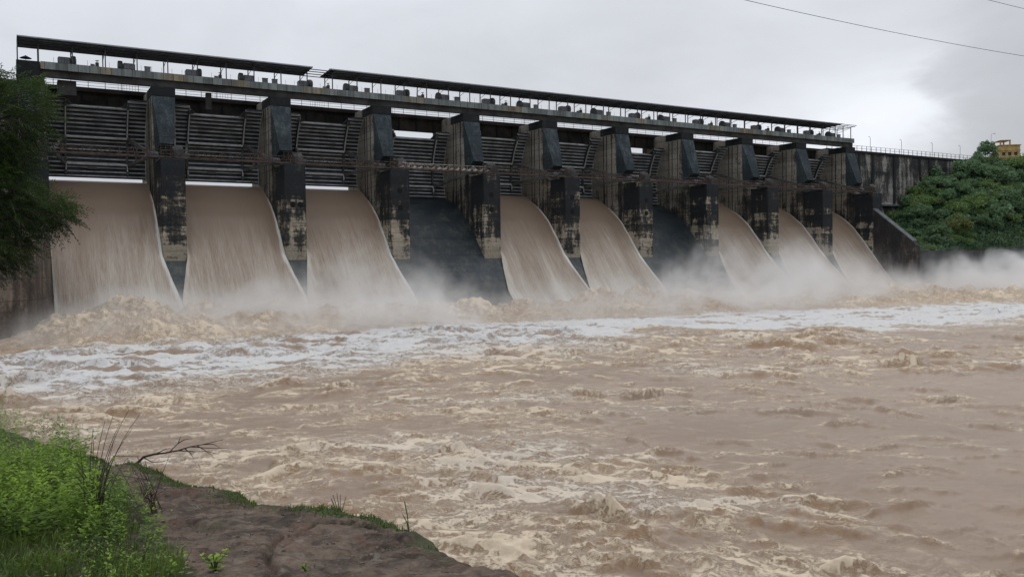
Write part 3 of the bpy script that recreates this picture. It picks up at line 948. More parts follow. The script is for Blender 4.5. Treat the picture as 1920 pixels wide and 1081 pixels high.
# ------------------------------------------------------------------ flowing water
def water_mat(name, brown, far_brown, foamcol, cream, sheet=False):
    m, g = newmat(name)
    p = g.pos()
    foam = g.node('ShaderNodeAttribute', attribute_name='foam').outputs['Fac']
    white = g.node('ShaderNodeAttribute', attribute_name='white').outputs['Fac']
    crest = g.node('ShaderNodeAttribute', attribute_name='crest').outputs['Fac']
    if sheet:
        u = g.node('ShaderNodeAttribute', attribute_name='across').outputs['Fac']
        v = g.node('ShaderNodeAttribute', attribute_name='along').outputs['Fac']
        pv = g.node('ShaderNodeCombineXYZ', {0: g.m('MULTIPLY', u, 1.3), 1: g.m('MULTIPLY', v, 0.09), 2: g.m('MULTIPLY', u, 0.01)}).outputs[0]
        st = g.noise(pv, 1.0, 6, 0.68, 0.6)
        pv2 = g.node('ShaderNodeCombineXYZ', {0: g.m('MULTIPLY', u, 4.5), 1: g.m('MULTIPLY', v, 0.35), 2: 0.0}).outputs[0]
        st2 = g.noise(pv2, 1.0, 6, 0.72, 0.8)
        pv3 = g.node('ShaderNodeCombineXYZ', {0: g.m('MULTIPLY', u, 9.0), 1: g.m('MULTIPLY', v, 0.55), 2: 3.0}).outputs[0]
        st3 = g.noise(pv3, 1.0, 5, 0.75, 1.2)
        k = g.m('ADD', g.m('ADD', g.m('MULTIPLY', g.m('SUBTRACT', st, 0.5), 1.25), g.m('MULTIPLY', g.m('SUBTRACT', st2, 0.5), 1.15)), g.m('MULTIPLY', g.m('SUBTRACT', st3, 0.5), 1.05))
        f = g.m('ADD', foam, g.m('MULTIPLY', k, g.ss(foam, 0.02, 0.35)))
        mask = g.lin(f, 0.06, 0.95)
        tone = g.lin(st, 0.3, 0.7, 0.93, 1.07)
        c = g.mix(mask, brown, g.mix(white, cream, foamcol))
        hgt = g.m('ADD', g.m('MULTIPLY', st, 0.5), g.m('MULTIPLY', st2, 0.5))
        bm = g.bump(hgt, 0.35, 0.10)
        rough = g.lin(mask, 0, 1, 0.38, 0.8)
    else:
        big = g.noise(p, 0.06, 3, 0.5)
        wv = g.node('ShaderNodeTexNoise', {'Vector': p, 'Scale': 0.8, 'Detail': 4.0, 'Roughness': 0.6})
        warp = g.vm('ADD', p, g.node('ShaderNodeVectorMath', {0: g.vm('SUBTRACT', wv.outputs['Color'], (0.5, 0.5, 0.5)), 1: (1.7, 1.7, 0.5)}, operation='MULTIPLY').outputs[0])
        flatv = g.node('ShaderNodeMapping', {'Vector': g.node('ShaderNodeMapping', {'Vector': warp, 'Rotation': (0, 0, rad(28))}).outputs[0], 'Scale': (0.5, 1.0, 0.6)}).outputs[0]
        fn = g.noise(flatv, 3.6, 7, 0.74, 0.6)
        fn2 = g.noise(p, 9.0, 4, 0.7)
        def strands(scale, width, detail=3.0):
            n_ = g.noise(flatv, scale, detail, 0.55, 0.9)
            return g.ss(g.m('ABSOLUTE', g.m('SUBTRACT', n_, 0.5)), width * 0.25, width, 1.0, 0.0)
        lines = g.m('MAXIMUM', g.m('MAXIMUM', strands(0.75, 0.040), strands(1.9, 0.052)), g.m('MULTIPLY', strands(4.2, 0.075), 0.85))
        brk = g.ss(fn, 0.40, 0.56)
        solid = g.ss(g.m('ADD', foam, g.m('MULTIPLY', g.m('SUBTRACT', g.m('ADD', g.m('MULTIPLY', fn, 0.75), g.m('MULTIPLY', fn2, 0.25)), 0.5), 1.9)), 0.48, 0.65)
        thin = g.m('MULTIPLY', g.m('MULTIPLY', lines, g.m('ADD', g.m('MULTIPLY', brk, 0.75), 0.25)), g.ss(foam, 0.06, 0.40))
        mask = g.m('MAXIMUM', solid, thin)
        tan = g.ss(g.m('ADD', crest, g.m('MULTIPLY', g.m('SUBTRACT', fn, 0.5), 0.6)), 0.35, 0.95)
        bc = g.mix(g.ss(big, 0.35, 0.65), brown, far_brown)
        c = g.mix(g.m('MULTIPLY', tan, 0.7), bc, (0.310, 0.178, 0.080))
        c = g.mix(mask, c, g.mix(white, cream, foamcol))
        hgt = g.m('ADD', g.m('MULTIPLY', fn, 0.6), g.m('ADD', g.m('MULTIPLY', fn2, 0.35), g.m('MULTIPLY', mask, 0.35)))
        bm = g.bump(hgt, 0.75, 0.11)
        rough = g.lin(mask, 0, 1, 0.34, 0.8)
    n = g.node('ShaderNodeBsdfPrincipled', {'Base Color': c, 'Roughness': rough, 'Normal': bm})
    n.inputs['Specular IOR Level'].default_value = 0.32
    g.out(n.outputs[0])
    return m
BROWN = (0.252, 0.176, 0.120)
SHEET = water_mat('falling_muddy_water', (0.265, 0.195, 0.142), (0.25, 0.18, 0.13), (0.68, 0.66, 0.62), (0.53, 0.475, 0.40), True)
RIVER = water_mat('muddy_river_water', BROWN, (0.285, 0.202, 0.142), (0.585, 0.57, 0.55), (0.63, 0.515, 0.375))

# chute sheets
SHOCK = {0: 0.15, 1: 0.5, 2: 1.0, 4: 1.0, 5: 0.7, 7: 0.8, 8: 0.8, 9: 0.7}
STREAKY = {0: 0.66, 1: 0.56, 2: 0.70, 4: 0.60, 5: 0.80, 7: 0.62, 8: 0.66, 9: 0.6}
for i in range(10):
    if i in DRY:
        continue
    xl, xr = PIER[i] + HW + 0.03, PIER[i + 1] - HW - 0.03
    nu, nv = 90, 150
    d = np.concatenate([np.linspace(30, 21, 8)[:-1], np.linspace(21, -13.5, nv - 7)])
    zt = spl(WT, d)
    u = np.linspace(0, 1, nu)
    # past the pier noses the sheet spreads sideways until it meets its neighbour
    sp = HW * np.clip(-d / 5.4, 0, 1) ** 0.9
    okl = (i - 1 not in DRY) and i > 0
    okr = (i + 1 not in DRY) and i < 9
    wl_ = xl - (sp if i > 0 else 0 * sp)
    wr_ = xr + (sp if i < 9 else 0 * sp)
    X = wl_[None, :] + (wr_ - wl_)[None, :] * u[:, None]
    Dd = np.repeat(d[None, :], nu, 0)
    al, ar = X - wl_[None, :], wr_[None, :] - X
    grow = sstep(8.0 - Dd, 0, 18)
    z0 = spl(WT, Dd.ravel()).reshape(Dd.shape)
    edge = np.exp(-al / 0.5) + np.exp(-ar / 0.5)
    wav = 0.10 * fbm(X * 0.9, Dd * 0.12, 3, 5 + i) * sstep(12 - Dd, 0, 10) + 0.05 * fbm(X * 2.6, Dd * 0.4, 2, 9 + i) * sstep(9 - Dd, 0, 10)
    Z = z0 + wav - 0.45 * np.exp(-np.minimum(al, ar) / 0.45) * sstep(-Dd, -1.0, 3.0)
    # raised foam roll where the wall shock is
    wdl = (0.10 + 2.6 * sstep(6 - Dd, 0, 17) * SHOCK[i])
    wdr = (0.20 + 0.75 * sstep(9 - Dd, 0, 14))
    wob = 0.25 * fbm(X * 0.5, Dd * 0.5, 3, 40 + i)
    fl = 1 - sstep(al / (wdl * (1 + wob)), 0.55, 1.15)
    frr = 1 - sstep(ar / (wdr * (1 + wob)), 0.45, 1.15)
    fl = fl * sstep(7.5 - Dd, 0, 5)
    foam = np.maximum(fl * 0.85, frr * 0.9 * sstep(12.5 - Dd, 0, 4))
    Z += 0.25 * fl * sstep(-Dd, -3, 6) + 0.12 * frr
    bodyf = 1.12 * STREAKY[i] * sstep(9.5 - Dd, 0, 17) * (0.85 + 0.55 * fbm(X * 0.22, Dd * 0.04, 2, 60 + i))
    foam = np.maximum(foam, bodyf)
    foam = np.maximum(foam, 0.9 * sstep(-Dd, 6.8, 10.5))
    V = np.stack([X, DN + Dd, Z], -1)
    o = np_mesh('spillway_water', V.reshape(-1, 3), grid_faces(nu, len(d)), SHEET, attrs={'foam': foam.ravel(), 'white': np.maximum(frr, 0.6 * sstep(-Dd, 2, 9)).ravel(), 'across': (X).ravel() + 31 * i, 'along': (Dd * 1.25).ravel() + 17 * i, 'crest': np.zeros(X.size)})
    tag(o, kind='structure')

# river: a sheet of waves, fine near the eye and coarser far off
az = np.concatenate([np.linspace(-40, -5, 70)[:-1], np.linspace(-5, 65, 1240), np.linspace(65, 86, 60)[1:]])
az = np.radians(az)
rr = [11.0]
while rr[-1] < 330:
    rr.append(rr[-1] + max(0.055, 0.0036 * rr[-1] if rr[-1] < 130 else 0.006 * rr[-1]))
rr = np.array(rr)
A, Rr = np.meshgrid(az, rr, indexing='ij')
X, Y = Rr * np.sin(A), Rr * np.cos(A)
def poly(pts, x):
    a = np.array(pts, float)
    return np.interp(x, a[:, 0], a[:, 1])
yl = poly([(-30, 74), (-1, 72), (5, 66), (13, 69), (22, 70.5), (27, 74), (40, 76), (52, 74), (60, 75), (68, 83), (76, 88), (85, 80), (89, 71), (104, 69), (124, 68), (200, 64)], X) + 5.5 * fbm(X * 0.085, Y * 0.13, 4, 21)
yu = poly([(-30, 108), (13, 99), (24, 102), (36, 105), (51, 108), (67, 109), (90, 107), (117, 104), (147, 98), (175, 93), (230, 88)], X) + 2 * fbm(X * 0.2, Y * 0.2, 2, 23)
band = sstep(Y, yl - 4.0 - 5 * (X < 60), yl + 6.0 + 2 * (X < 60)) * (1 - sstep(Y, yu - 3, yu + 5))
toe = sstep(Y, yu - 3, yu + 5) * (1 - sstep(Y, 131, 134))
toe_side = 1 - sstep(X, 185, 240) * 0.7
# domain warp
CA, SA = math.cos(rad(28)), math.sin(rad(28))
Xa, Yb = (X * CA - Y * SA) / 2.1, (X * SA + Y * CA)      # along the crests (stretched), along the current
wx = Xa + 0.7 * fbm(X / 7, Y / 7, 2, 1)
wy = Yb + 1.6 * fbm(X / 7, Y / 7, 2, 2)
turb = np.clip(0.62 + 0.55 * fbm(X / 26, Y / 26, 2, 3), 0.15, 1.3)
calm = sstep(X, 23, 36) * (1 - sstep(Y, 32, 46))
turb = turb * (1 - 0.50 * calm)
nearb = (1 - sstep(X, 17, 27)) * (1 - sstep(Y, 30, 52))
turb = np.clip(turb + 0.35 * nearb, 0, 1.4)
def ridge(x, y, seed, p=2.0):
    return (1 - np.abs(np.clip(perlin(x, y, seed) * 1.25, -1, 1))) ** p
ca, sa = math.cos(0.5), math.sin(0.5)
ax_, ay_ = (wx * ca + wy * sa), (-wx * sa + wy * ca)
r1 = ridge(ax_ / 8.5, ay_ / 6.0, 4, 3)
r2 = ridge(wx / 3.6, wy / 3.0, 6, 3)
r3 = ridge(wx / 1.5, wy / 1.4, 8, 2.5)
turb = turb * 1.25
r4 = ridge(wx / 0.75, wy / 0.6, 10, 2)
big_m = sstep(perlin(wx / 11, wy / 9, 31), -0.25, 0.5)
H = turb * (0.50 * r1 * (0.35 + 0.65 * big_m) + 0.32 * r2 * (0.5 + 0.5 * big_m) + 0.15 * r3 + 0.055 * r4) + 0.30 * fbm(X / 14, Y / 14, 2, 12)
H += turb * 0.03 * fbm(Xa / 0.42, Yb / 0.38, 2, 14) * (1 - sstep(Rr, 60, 100))
# breaking crests: short curved ridges, steep and brown on the face, foamy along the top and behind it
lump = np.zeros_like(H)
lfoam = np.zeros_like(H)
face = np.zeros_like(H)
lr = np.random.default_rng(8)
known = [(16.6, 22.7, 1.9, 0.80), (33.2, 47.2, 2.0, 0.8), (36.4, 45, 2.1, 0.8), (50.7, 32.6, 2.0, 0.75), (62.8, 44, 2.6, 1.15), (24, 28.3, 1.6, 0.5), (18.1, 35.8, 1.9, 0.6), (11.9, 39.9, 1.7, 0.75), (10.3, 36, 1.4, 0.5), (11.3, 35.4, 1.4, 0.5),
         (19.9, 29.9, 1.4, 0.5), (21, 16.4, 1.5, 0.5), (15.1, 19.4, 1.4, 0.45), (27.8, 81.8, 2.4, 1.0), (16.9, 62.9, 2.2, 0.9), (131, 77, 3.6, 1.3), (8.8, 82.2, 2.4, 1.0), (0.5, 75.9, 3.0, 1.3), (6, 84, 2.4, 0.9), (-1, 66, 2.6, 1.2), (20.5, 60, 1.9, 0.8), (3, 60, 2.2, 0.7)]
crests = [(px, py, q, h_, 1.0) for px, py, q, h_ in known]
cand = 4300
ca_ = np.radians(lr.uniform(-6, 64, cand))
cr_ = np.exp(lr.uniform(math.log(13), math.log(112), cand))
cx_, cy_ = cr_ * np.sin(ca_), cr_ * np.cos(ca_)
dens_ = np.clip(0.70 + 0.75 * fbm(cx_ / 15, cy_ / 13, 2, 57), 0.12, 1)
dens_ *= 1 - 0.55 * sstep(cx_, 20, 33) * (1 - sstep(cy_, 30, 50))
dens_ = np.clip(dens_ + 0.35 * (1 - sstep(cx_, 13, 22)) * (1 - sstep(cy_, 28, 46)), 0, 1)
for k in range(cand):
    if lr.random() > dens_[k]:
        continue
    L_ = lr.uniform(0.45, 1.7) * (cr_[k] / 25) ** 0.75 * (1.6 if lr.random() < 0.12 else 1)
    crests.append((cx_[k], cy_[k], L_, L_ * lr.uniform(0.05, 0.17), lr.uniform(0.25, 0.95)))
for px, py, L_, hh, fo in crests:
    q = math.hypot(px, py)
    ang = math.atan2(px, py)
    i0, i1 = np.searchsorted(az, ang - 2.1 * L_ / q), np.searchsorted(az, ang + 2.1 * L_ / q)
    j0, j1 = np.searchsorted(rr, q - 2.1 * L_), np.searchsorted(rr, q + 2.1 * L_)
    if i1 <= i0 + 1 or j1 <= j0 + 1:
        continue
    sl = (slice(i0, i1), slice(j0, j1))
    th = 0.85 * ang + 0.10 + lr.normal() * 0.28
    w_ = L_ * lr.uniform(0.11, 0.22)
    Xs, Ys = X[sl], Y[sl]
    dx, dy = Xs - px, Ys - py
    dx, dy = dx * math.cos(th) - dy * math.sin(th), dx * math.sin(th) + dy * math.cos(th)
    wig = perlin(Xs / (0.55 * L_), Ys / (0.55 * L_), 51) + 0.6 * perlin(Xs / (0.2 * L_), Ys / (0.2 * L_), 53)
    u_ = dx / L_
    v_ = dy / w_ + lr.uniform(-0.4, 1.8) * u_ * u_ + lr.normal() * 0.8 * u_ + 0.75 * wig
    env = np.exp(-1.5 * u_ * u_)
    prof = np.where(v_ < 0, np.exp(-(v_ / 0.55) ** 2), np.exp(-(v_ / 1.25) ** 2))
    lump[sl] = np.maximum(lump[sl], hh * env * prof * (0.85 + 0.3 * wig))
    top_ = np.exp(-((v_ - 0.15) / 0.40) ** 2) * np.clip(0.75 + 0.8 * wig, 0, 1.2)
    trail = 0.52 * np.exp(-((v_ - 1.7) / 1.5) ** 2) * np.clip(0.6 + 0.9 * wig, 0, 1)
    lfoam[sl] = np.maximum(lfoam[sl], fo * env * np.maximum(top_, trail))
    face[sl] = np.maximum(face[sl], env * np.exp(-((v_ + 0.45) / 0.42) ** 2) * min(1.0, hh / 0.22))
H += lump
# boiling rollers at the toe
amp = poly([(-20, 1.5), (0, 2.2), (8, 4.6), (14, 4.4), (22, 3.6), (34, 3.9), (50, 3.6), (60, 3.9), (70, 3.2), (80, 3.0), (88, 4.2), (100, 4.2), (115, 2.8), (140, 2.8), (165, 3.6), (178, 3.4), (195, 2.2), (240, 1.8)], X)
bw = (np.abs(perlin(X / 7.5, Y / 6.5, 71)) * 0.85 + np.abs(perlin(wx / 3.4, wy / 3.2, 73)) * 0.42 + np.abs(perlin(X / 1.7, Y / 1.6, 75)) * 0.22 + np.abs(perlin(X / 0.8, Y / 0.8, 77)) * 0.10)
prof = sstep(Y, yu - 4, yu + 14) * (1 - 0.75 * sstep(Y, 127, 133))
boil = amp * prof * toe_side * (0.34 + 0.95 * bw)
H = H * (1 - 0.5 * toe) + boil
H += band * (0.20 * fbm(X / 1.6, Y / 1.2, 3, 80) + 0.25 * ridge(wx / 5, wy / 4, 82, 3))
H -= 0.35
# foam
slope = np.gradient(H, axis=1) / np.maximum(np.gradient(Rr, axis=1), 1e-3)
farb = 1 + 0.9 * sstep(Y, 34, 64)
cre = sstep(H - 0.35 * fbm(X / 14, Y / 14, 2, 12), 0.42, 1.05)
patch = sstep(fbm(wx / 9, wy / 7, 3, 33), -0.05, 0.75)
thread = ridge(wx / 5.5 + 3, wy / 3.4, 35, 9) * sstep(fbm(X / 17, Y / 17, 2, 36), -0.35, 0.35)
fine_c = sstep(0.55 * r2 + 0.45 * r3, 0.62, 0.9) * (0.25 + 0.75 * patch)
thread2 = ridge(wx / 2.4 + 9, wy / 1.7, 39, 10) * sstep(fbm(X / 9, Y / 9, 2, 40), -0.25, 0.45)
foam = 0.12 * cre * turb + 0.13 * patch * turb + 0.22 * fine_c * turb + 0.36 * thread * (0.45 + 0.55 * turb) + 0.34 * thread2 * turb + 0.34 * ridge(wx / 4.2 + 40, wy / 2.2, 47, 16) * sstep(fbm(X / 12, Y / 12, 2, 48), -0.3, 0.4)
foam *= farb
foam += 1.0 * lfoam + 0.25 * nearb * sstep(fbm(wx / 5, wy / 5, 3, 38), -0.3, 0.5)
foam *= (1 - 0.30 * calm)
fd = sstep(Y, 52, 66)
holes = sstep(fbm(wx / 6.5, wy / 2.4, 3, 84), 0.28, 0.62)
holes2 = sstep(fbm(wx / 2.2, wy / 1.1, 3, 85), 0.45, 0.8)
foam = foam * (1 - band) + band * (0.88 - 0.60 * holes - 0.42 * holes2 + 0.22 * fbm(wx / 4.5, wy / 2.0, 3, 86) - 0.45 * face)
foam = foam * (1 - toe) + toe * (0.33 + 0.34 * sstep(bw, 0.25, 0.85) + 0.34 * fbm(X / 1.1, Y / 0.8, 4, 87) + 0.2 * lfoam)
white = np.clip(band * 1.0 + 0.35 * patch * (1 - band) - 0.6 * toe, 0, 1)
crest = np.clip(0.6 * sstep(slope, 0.22, 0.75) * np.clip(turb, 0, 1) * (1 - toe) * (1 - 0.7 * band) + 0.75 * face * np.clip(0.35 + 1.2 * lfoam, 0, 1) * (1 - toe) + toe * 0.75 * (1 - sstep(bw, 0.3, 0.8)), 0, 1)  # tan on eye-facing slopes and boil creases paints in missing shading contrast
Z = WATER + H
ok = ~((X > 186) & (Y > DN - 9.5) & False)
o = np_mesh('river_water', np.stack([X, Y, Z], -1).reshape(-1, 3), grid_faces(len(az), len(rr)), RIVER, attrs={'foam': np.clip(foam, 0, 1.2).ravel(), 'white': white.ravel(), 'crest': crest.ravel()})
tag(o, kind='structure')

# ------------------------------------------------------------------ foliage helpers
def leaf_mat(name, c1, c2, rough=0.55, trans=0.25):
    m, g = newmat(name)
    at = g.node('ShaderNodeAttribute', attribute_name='tone').outputs['Fac']
    c = g.mix(at, c1, c2)
    p = g.node('ShaderNodeBsdfPrincipled', {'Base Color': c, 'Roughness': rough})
    p.inputs['Specular IOR Level'].default_value = 0.3
    tr = g.node('ShaderNodeBsdfTranslucent', {'Color': c})
    mx = g.node('ShaderNodeMixShader', {0: trans, 1: p.outputs[0], 2: tr.outputs[0]})
    g.out(mx.outputs[0])
    return m
def leaf_quads(P, D, Nn, L, Wd):
    """rhombus leaves: base P, direction D, side vector from normal Nn, length L, width Wd"""
    D = D / np.linalg.norm(D, axis=1, keepdims=True)
    S = np.cross(D, Nn)
    S /= np.maximum(np.linalg.norm(S, axis=1, keepdims=True), 1e-6)
    L, Wd = L[:, None], Wd[:, None]
    up_ = np.cross(S, D)
    v0 = P
    v1 = P + D * L * 0.5 + S * Wd * 0.5 + up_ * L * 0.05
    v2 = P + D * L
    v3 = P + D * L * 0.5 - S * Wd * 0.5 + up_ * L * 0.05
    V = np.stack([v0, v1, v2, v3], 1).reshape(-1, 3)
    F = np.arange(len(V)).reshape(-1, 4)
    return V, F
def rvec(r, n):
    v = r.normal(size=(n, 3))
    return v / np.linalg.norm(v, axis=1, keepdims=True)
def np_mesh_data(name, V, F, attrs, mat, parent=None, loc=None, **k):
    return np_mesh(name, V, F, mat, False, attrs, parent, loc)

# ------------------------------------------------------------------ hill
hm, g = newmat('hill_undergrowth_soil')
p = g.pos()
g.bsdf(g.mix(g.ss(g.noise(p, 0.35, 6, 0.65), 0.35, 0.65), (0.016, 0.030, 0.014), (0.045, 0.070, 0.028)), 0.95, 0.2, g.bump(g.noise(p, 0.6, 5), 1.0, 1.2))
def hill_z(s, dn):
    crest = np.interp(s, [180, 190, 198, 206, 215, 228, 243, 258, 275, 292, 330, 420], [2.0, 2.5, 4.5, 9.0, 14.0, 20.0, 24.0, 26.5, 29.5, 31.2, 31.5, 30])
    f = np.clip((dn + 9.5) / 17.0, 0, 1) ** 0.72
    back = np.clip((dn - 6) / 30, 0, 1) * 3.0 * (s > 255)
    return 1.5 + (crest - 1.5) * f + back
ss_ = np.linspace(184.4, 420, 150)
dn_ = np.concatenate([np.linspace(-9.4, 17, 40), np.linspace(18, 120, 30)])
S_, D_ = np.meshgrid(ss_, dn_, indexing='ij')
shore = np.interp(S_, [184, 215, 260, 420], [1.2, 0.8, -4.4, -48.0])
Yh = DN + D_ + shore * (1 - np.clip((D_ + 9.4) / 26, 0, 1))
Zh = hill_z(S_, D_) + 0.7 * fbm(S_ / 8, D_ / 8, 3, 90) * np.clip((D_ + 9.4) / 4, 0, 1)
Zh = np.where((D_ > 15) & (S_ < 262), np.minimum(Zh, 26.5), Zh)
o = np_mesh('hill', np.stack([S_, Yh, Zh], -1).reshape(-1, 3), grid_faces(len(ss_), len(dn_)), hm)
tag(o, kind='structure')

LEAF_DK = leaf_mat('hazed_hill_tree_leaf', (0.048, 0.105, 0.055), (0.175, 0.280, 0.135))  # hill leaf colours lightened and blued to stand in for distance haze
LEAF_YL = leaf_mat('yellowish_tree_leaf', (0.055, 0.085, 0.022), (0.16, 0.19, 0.055))
BARK = simple('bark', (0.045, 0.036, 0.028), 0.9, 0.4, 4.0, bump=0.02)
def crown_data(r, rx, rz, nclump, per, leaf):
    """leaf clumps on and in an uneven crown"""
    cs, cr = [], []
    for k in range(nclump):
        v = rvec(r, 1)[0]
        v[2] = abs(v[2]) * 1.1 - 0.25
        q = 0.45 + 0.75 * r.random()
        cs.append(np.array([v[0] * rx * q, v[1] * rx * q, v[2] * rz * q + rz * 0.55]))
        cr.append((0.16 + 0.22 * r.random()) * rx)
    Ps, Ds, Ts = [], [], []
    for c, q in zip(cs, cr):
        v = rvec(r, per)
        rad_ = q * (0.25 + 1.05 * r.random(per)) ** 0.6
        P = c + v * rad_[:, None] * np.array([1, 1, 0.75])
        D = v * 0.6 + rvec(r, per) * 0.7 + np.array([0, 0, -0.25])
        Ps.append(P); Ds.append(D)
        Ts.append(np.clip(0.34 + 0.20 * r.random() + 0.40 * r.random(per), 0, 1))
    P, D, T = np.concatenate(Ps), np.concatenate(Ds), np.concatenate(Ts)
    n = len(P)
    V, F = leaf_quads(P, D, rvec(r, n), leaf * (0.7 + 0.6 * r.random(n)), leaf * 0.55 * (0.7 + 0.6 * r.random(n)))
    return V, F, {'tone': np.repeat(T, 4)}
def make_tree(r, rx, rz, trunk, mat, nclump=26, per=70, leaf=0.55, cname='crown'):
    t = empty('tree')
    V, F, at = crown_data(r, rx, rz, nclump, per, leaf)
    V[:, 2] += trunk
    np_mesh_data(cname, V, F, at, mat, t)
    b = MB().tube([(0, 0, -1.2), (0.05, 0.02, trunk * 0.6), (0.1, 0.0, trunk + rz * 0.5)], 0.17, 7, 0.07)
    for k in range(5):
        a = 2 * math.pi * k / 5 + r.random()
        b.tube([(0.05, 0, trunk * 0.7), (0.45 * rx * math.cos(a), 0.45 * rx * math.sin(a), trunk + rz * 0.55)], 0.07, 5, 0.03)
    b.build('trunk', BARK, t)
    return t
rt = np.random.default_rng(17)
LEAF_MD = leaf_mat('mid_green_tree_leaf', (0.050, 0.100, 0.030), (0.200, 0.300, 0.095))
protos = [make_tree(rt, 3.0, 2.6, 1.0, LEAF_DK, 24, 60), make_tree(rt, 3.7, 2.3, 0.8, LEAF_MD, 30, 60), make_tree(rt, 2.2, 3.0, 1.6, LEAF_DK, 20, 60, 0.7), make_tree(rt, 3.0, 1.9, 0.7, LEAF_MD, 24, 60, 0.42)]
pk = [KIDS(t) for t in protos]
spots = []
tries = 0
while len(spots) < 150 and tries < 16000:
    tries += 1
    s_ = 191 + 92 * rt.random() ** 0.9
    dn = -8.6 + 24.6 * rt.random()
    if s_ < 198 and dn > 2: continue
    if s_ > 262 and dn > 4: continue
    if all((s_ - a) ** 2 + (1.5 * (dn - c)) ** 2 > 6.5 for a, c, _ in spots):
        spots.append((s_, dn, 0))
used = [False] * 4
for k, (s_, dn, _) in enumerate(spots):
    j = int(rt.integers(4))
    o = copy_tree(protos[j], None, pk[j]) if used[j] else protos[j]
    used[j] = True
    sh = float(np.interp(s_, [184, 215, 260, 420], [1.2, 0.8, -4.4, -48.0])) * (1 - min(1, (dn + 9.4) / 26))
    o.location = (s_, DN + dn + sh, float(hill_z(np.array(s_), np.array(dn))) - 0.3)
    q = (0.42 + 0.62 * rt.random() ** 1.6) * (0.8 if s_ < 212 else 1.0)
    o.scale = (q * 1.15, q * 1.15, q * (0.85 + 0.4 * rt.random()))
    o.rotation_euler = (0, 0, rt.random() * 6.28)
    tag(o, 'dense green bushy tree among the many covering the hill beside the dam', 'tree', 'bushy trees covering the hill')
t = make_tree(rt, 2.7, 3.2, 1.8, LEAF_DK, 30, 90, 0.5)
t.location = (258.2, DN + 18, 28.6)
tag(t, 'dark tree standing above the others on the hilltop beside the yellow tower', 'tree')
t = make_tree(rt, 3.0, 2.7, 0.8, LEAF_YL, 30, 80, 0.45)
t.location = (208.5, DN - 4.5, 6.2)
tag(t, 'yellowish green tree low on the hill near the water', 'tree')
# low thicket between the trees
n = 26000
s_ = 186 + 105 * rt.random(n)
dn = -9.2 + 26 * rt.random(n)
sh = np.interp(s_, [184, 215, 260, 420], [1.2, 0.8, -4.4, -48.0]) * (1 - np.clip((dn + 9.4) / 26, 0, 1))
P = np.stack([s_, DN + dn + sh, hill_z(s_, dn) + 1.3 * np.abs(fbm(s_ / 3, dn / 3, 2, 91)) * rt.random(n)], -1)
V, F = leaf_quads(P, rvec(rt, n) + np.array([0, -0.2, 0.5]), rvec(rt, n), 0.55 + 0.5 * rt.random(n), 0.35 + 0.25 * rt.random(n))
tone = np.clip(0.35 + 0.5 * fbm(s_ / 5, dn / 5, 2, 92) + 0.3 * (rt.random(n) - 0.5), 0, 1)
o = np_mesh_data('undergrowth', V, F, {'tone': np.repeat(tone, 4)}, LEAF_DK)
tag(o, 'low green undergrowth filling the hill between the trees', 'undergrowth', kind='stuff')

# ------------------------------------------------------------------ near bank: soil and a rock slab that drops to the river
EDGE = np.array([(-6, 4.2), (1, 3.5), (3, 3.15), (4.91, 2.98), (5.6, 2.97), (6.65, 3.0), (7.34, 2.84), (8.1, 2.56), (9.04, 2.26), (10.34, 1.94), (11.95, 1.58), (15.07, 0.82), (21.4, -0.37), (26, -1.2), (36, -2.8), (62, -6.5), (110, -9)])
def bank_z(s, n):
    zg = -1.6 - 0.085 * n - 0.03 * np.maximum(s, 0)
    zg = np.maximum(zg, -5.4)
    e = np.interp(n, EDGE[:, 0], EDGE[:, 1]) + 0.07 * fbm(n * 1.3, n * 0.2, 3, 101) + 0.03 * fbm(n * 5, n, 2, 102)
    d = (s - e)
    rock = sstep(s, 0.85, 1.25)
    rough = -0.05 * sstep(s, 1.0, 2.8) + 0.030 * fbm(s * 1.4, n * 0.9, 4, 103) + rock * (0.03 * np.abs(fbm(s * 0.9, n * 0.7, 3, 104)) - 0.02 + 0.016 * fbm(s * 6, n * 5, 3, 105))
    tq = 3.2 * fbm(s * 0.55, n * 0.5, 3, 110) + s * 0.5
    rough = rough + rock * (0.030 * (np.floor(tq) + sstep(tq - np.floor(tq), 0.80, 1.0)) + 0.016 * np.abs(fbm(s * 3.1, n * 2.4, 3, 111)))
    # a few cracks and ledges in the slab
    ck = rock * 0.09 * (1 - sstep(np.abs(perlin(s * 0.75, n * 0.28, 106)), 0.0, 0.05)) * sstep(perlin(s * 0.5, n * 0.5, 109), -0.1, 0.2)
    soft = np.where(d > -0.35, (np.maximum(d + 0.35, 0) ** 2) * 0.42, 0)
    drop = np.where(d > 0, 1.4 * d + 0.4 * d * np.abs(fbm(s * 1.1, n * 1.1, 3, 107)), 0)
    left = 0.25 * sstep(-s, 0.2, 3.0)
    return zg + rough - ck - soft - drop + left, d, rock
sg = np.concatenate([np.linspace(-60, -14, 24)[:-1], np.linspace(-14, -2, 40)[:-1], np.linspace(-2, 3.8, 260)[:-1], np.linspace(3.8, 10, 26)])
ng = np.concatenate([np.linspace(-8, 3.5, 16)[:-1], np.linspace(3.5, 16, 420)[:-1], np.linspace(16, 64, 120)])
S_, N_ = np.meshgrid(sg, ng, indexing='ij')
Zb, Db, Rk = bank_z(S_, N_)
Zb = np.maximum(Zb, -12.5)
bm_, g = newmat('bank_soil_and_rock')
p = g.pos()
rk = g.node('ShaderNodeAttribute', attribute_name='rock').outputs['Fac']
rim = g.node('ShaderNodeAttribute', attribute_name='rim').outputs['Fac']
a1 = g.noise(p, 1.3, 6, 0.65, 0.4)
a2 = g.noise(p, 5.5, 6, 0.7)
a3 = g.noise(p, 19.0, 5, 0.75)
rockc = g.mix(g.ss(a1, 0.36, 0.62), (0.050, 0.036, 0.027), (0.152, 0.114, 0.084))
